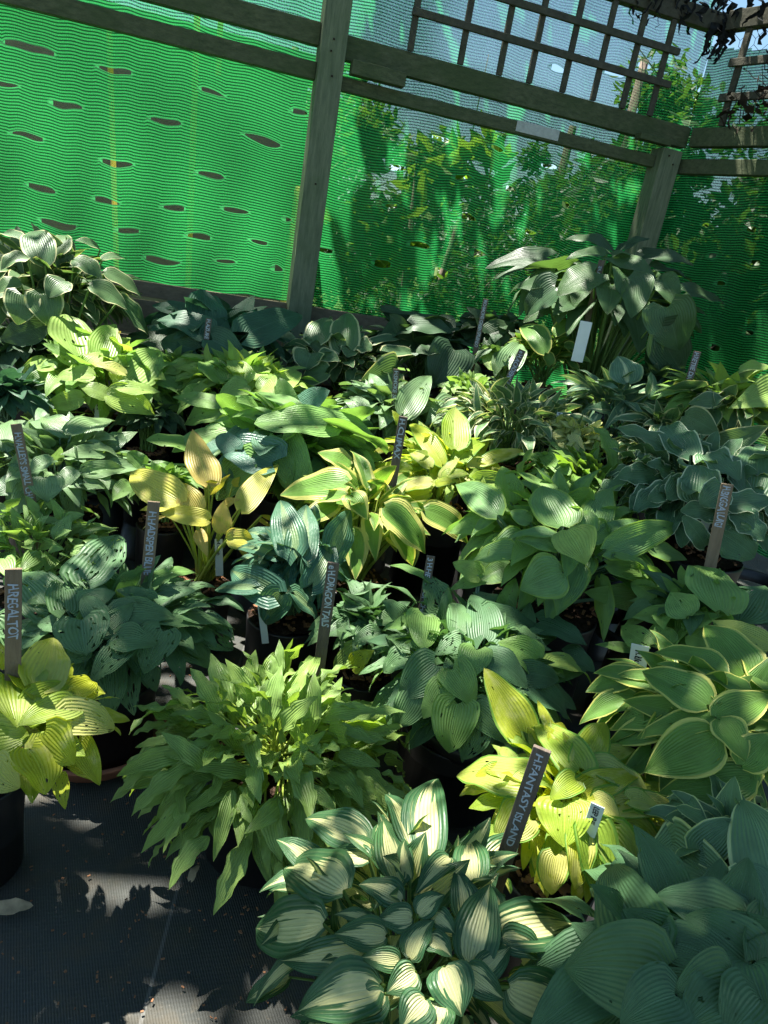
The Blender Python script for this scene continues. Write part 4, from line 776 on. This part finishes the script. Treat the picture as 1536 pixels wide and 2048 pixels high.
# ------------------------------------------------------------------ stakes with hand painted names
def text_mesh(txt, size):
    c = bpy.data.curves.new('lettering','FONT'); c.body = txt; c.size = size; c.offset = size*.018; c.extrude = .0; c.space_character = .95; c.resolution_u = 3
    o = bpy.data.objects.new('lettering', c); COL.objects.link(o); dg = bpy.context.evaluated_depsgraph_get(); me = bpy.data.meshes.new_from_object(o.evaluated_get(dg))
    bpy.data.objects.remove(o); bpy.data.curves.remove(c); return me
def stake(tx, ty, bx, by, wp, D, txt, label, t0=.03, t1=.8, light=False, shade=None, ink=None, name='plant_label', th=.0055, tw=None, extend=.12, lean=.0, mat=None, cat='plant label', group='wooden name stakes among the hostas'):
    D = D*(.90 if cat == 'plant label' and wp < 30 else .97 if cat == 'plant label' else 1.0); T = at(tx, ty, D); hd = np.array([CP[0]-T[0], CP[1]-T[1], 0]); hd /= np.linalg.norm(hd)
    d = ray(bx, by); # bottom on the vertical plane through T facing the camera
    k = np.dot(T-CP, hd)/np.dot(d, hd); Bq = CP + d*k + hd*lean
    ax = T-Bq; vis = np.linalg.norm(ax); ax /= vis; side = np.cross(ax, hd); side /= np.linalg.norm(side); nrm = np.cross(side, ax)
    if np.dot(nrm, hd) < 0: nrm = -nrm
    if np.dot(side, CM[:,0]) < 0: side = -side
    wd = wp*D/F; bot = Bq - ax*extend; Ln = np.linalg.norm(T-bot)
    mt = mat or (M_STAKE2 if light else M_STAKE)
    m = MB(); m.box((T+bot)/2, ax, Ln, th, wd, n=nrm); root = m.build(name, mt, None, False, .0008); tag(root, label, cat, group)
    if txt:
        me = text_mesh(txt, 1.0); n = len(me.vertices); co = np.empty(n*3, np.float32); me.vertices.foreach_get('co', co); co = co.reshape(-1,3)
        x0, x1 = co[:,0].min(), co[:,0].max(); Lt = (t1-t0)*vis; Hh = (tw or .62)*wd; rj = random.Random(len(txt)*7+int(tx))
        X = (co[:,0]-x0)/(x1-x0)*Lt; Yv = co[:,1]/.72*Hh
        Yv = Yv + .06*Hh*np.sin(X/Lt*17+rj.uniform(0,6)); X = X + .10*Hh*np.sin(Yv/Hh*2+X/Lt*23)
        start = T - ax*vis*t0
        V = start + np.outer(X, -ax) + np.outer(Yv-.5*Hh, side) + nrm*(th/2+.0006)
        me.vertices.foreach_set('co', V.astype(np.float32).ravel()); me.materials.clear(); me.materials.append(ink or M_INK); me.update()
        o = bpy.data.objects.new('lettering', me); COL.objects.link(o); o.parent = root
    return root
ST = 'wooden stake hand painted '
stake(32,848,62,1000,18,1.93,"H.VALLEY'S SMALL CHA", "brown wooden stake painted H.VALLEY'S SMALL CHA at the left edge", .10,1.0, True)
stake(308,1003,292,1180,23,1.55,'H.HADSPEN BLUE', 'brown wooden stake painted H.HADSPEN BLUE beside blue grey leaves', .10,.82, True, extend=.16)
stake(27,1137,26,1345,28,1.16,'H.REGAL TOT', 'tan wooden stake painted H.REGAL TOT above yellow leaves at the left edge', .13,.66, True, extend=.05)
stake(667,1125,642,1310,24,1.45,'e H.DRAGON TAILS', 'dark wooden stake painted H.DRAGON TAILS behind lime wavy leaves', .02,.68, extend=.1)
stake(807,833,774,1030,18,1.88,'H.CLIMAX', 'dark wooden stake painted H.CLIMAX in front of yellow leaves', .02,.42, extend=.12)
stake(793,738,782,900,12,2.45,'H.SMOKE SIGNALS', 'thin dark wooden stake painted H.SMOKE SIGNALS beside blue grey leaves', .02,.55, extend=.1)
stake(862,1112,842,1240,17,1.57,'3 H.HEART OF CHAN', 'dark wooden stake painted H.HEART OF CHAN in the middle of the green leaves', .02,.98, extend=.12)
stake(1455,968,1421,1130,21,1.66,'H.BIGGA LUIGI', 'wooden stake painted H.BIGGA LUIGI among white edged leaves at the right', .02,.52, True, extend=.12)
stake(1045,700,1003,790,14,2.42,'e H.ACADEMY B..ND', 'dark wooden stake painted H.ACADEMY leaning over small cream edged leaves', .02,.95, extend=.12)
stake(1395,703,1368,795,13,2.48,'H.RETRIE DIA LURE', 'pinkish wooden stake painted H.RETRIE at the foot of the side netting', .02,.85, extend=.14)
stake(972,598,950,705,10,2.95,'RICHMOND GREEN SPLENDO', 'thin dark stake painted GREEN SPLENDO before the netting', .02,.9, extend=.14)
stake(418,637,410,702,11,2.72,'H.AZURE SN', 'thin dark stake painted H.AZURE SN among deep blue leaves', .02,.85, extend=.14)
stake(1085,1497,988,1780,34,.89,'H.FANTASY ISLAND', 'large dark brown stake painted H.FANTASY ISLAND leaning beside bright yellow leaves', .03,.66, extend=.14, tw=.42)
stake(1204,520,1175,640,11,2.98,'SUM', 'dark stake standing inside the tall hosta by the corner post', .1,.3, extend=.3, tw=.5)
tags = dict(name='plastic_tag', tw=.42, th=.001, mat=M_TAG, ink=M_INKDARK, cat='plant tag', group='small white plastic tags among the hostas')
stake(1173,643,1161,692,22,2.45,None,'blank white plastic tag below the tall dark hosta by the netting', extend=.05, **tags)
stake(1196,1610,1182,1652,25,.95,'DEEP FREE','white plastic tag in the bright yellow hosta at the lower right',.1,.9, extend=.05, **tags)
stake(1281,1290,1270,1362,32,1.30,'H.Blue 2','tilted white plastic tag left of the gold edged hosta',.15,.7, extend=.05, **tags)
stake(437,1078,438,1112,15,1.68,'H.Con','small white tag in the pot of the ochre hosta',.05,.95, extend=.05, **tags)
stake(518,1178,526,1245,14,1.5,'H.Marg','small white tag in the pot left of the dark stake painted DRAGON TAILS',.05,.6, extend=.05, **tags)
stake(198,798,196,822,11,2.3,'H22','tiny white tag in the light green hosta at upper left',.05,.95, extend=.05, **tags)
stake(1120,825,1115,850,11,2.05,'H.Ch','tiny white tag in the small pale leaved hosta',.05,.95, extend=.05, **tags)
stake(1421,1017,1413,1040,16,1.62,'HS','tiny tag beside the stake painted H.BIGGA LUIGI',.05,.9, extend=.05, **tags)
# ------------------------------------------------------------------ small things on the ground
rd = random.Random(9)
def dryleaf(px, py, ln, rot, label):
    c = onz(px, py, .012); m = MB(); a = np.array([math.cos(rot), math.sin(rot), .05]); leaf(m, c-a*ln/2, c+a*ln/2, ln*.45, np.array([0,0,1.]), 'wavy', 9, 9, arch=.25)
    o = m.build('dry_leaf', M_DRY, None, True); tag(o, label, 'dry leaf', 'dry leaves lying on the ground fabric')
dryleaf(310,1655,.012,.2,'tiny pale dry scrap left of the lime wavy hosta'); dryleaf(390,1745,.03,1.4,'pale dry leaf on the fabric below the lime wavy leaves'); dryleaf(30,1815,.05,.3,'curled dry leaf on the fabric near the left edge')
dryleaf(1040,1720,.09,1.1,'grey dry leaf behind the large brown stake'); dryleaf(850,1490,.05,2.5,'dry leaf by the rim of the dark pot in the middle'); dryleaf(470,960,.04,.6,'dry leaf near the ochre hosta')
m = MB()
for _ in range(420):
    px, py = rd.uniform(-50,900), rd.uniform(1300,2100); c = onz(px, py, 0); u = [rd.gauss(0,1),rd.gauss(0,1),0]; m.box((c[0],c[1],.002), u, rd.uniform(.0015,.006), rd.uniform(.001,.003), .0015)
tag(m.build('grit', M_BARK), 'fine crumbs and grit scattered over the ground fabric', 'grit', kind='stuff')
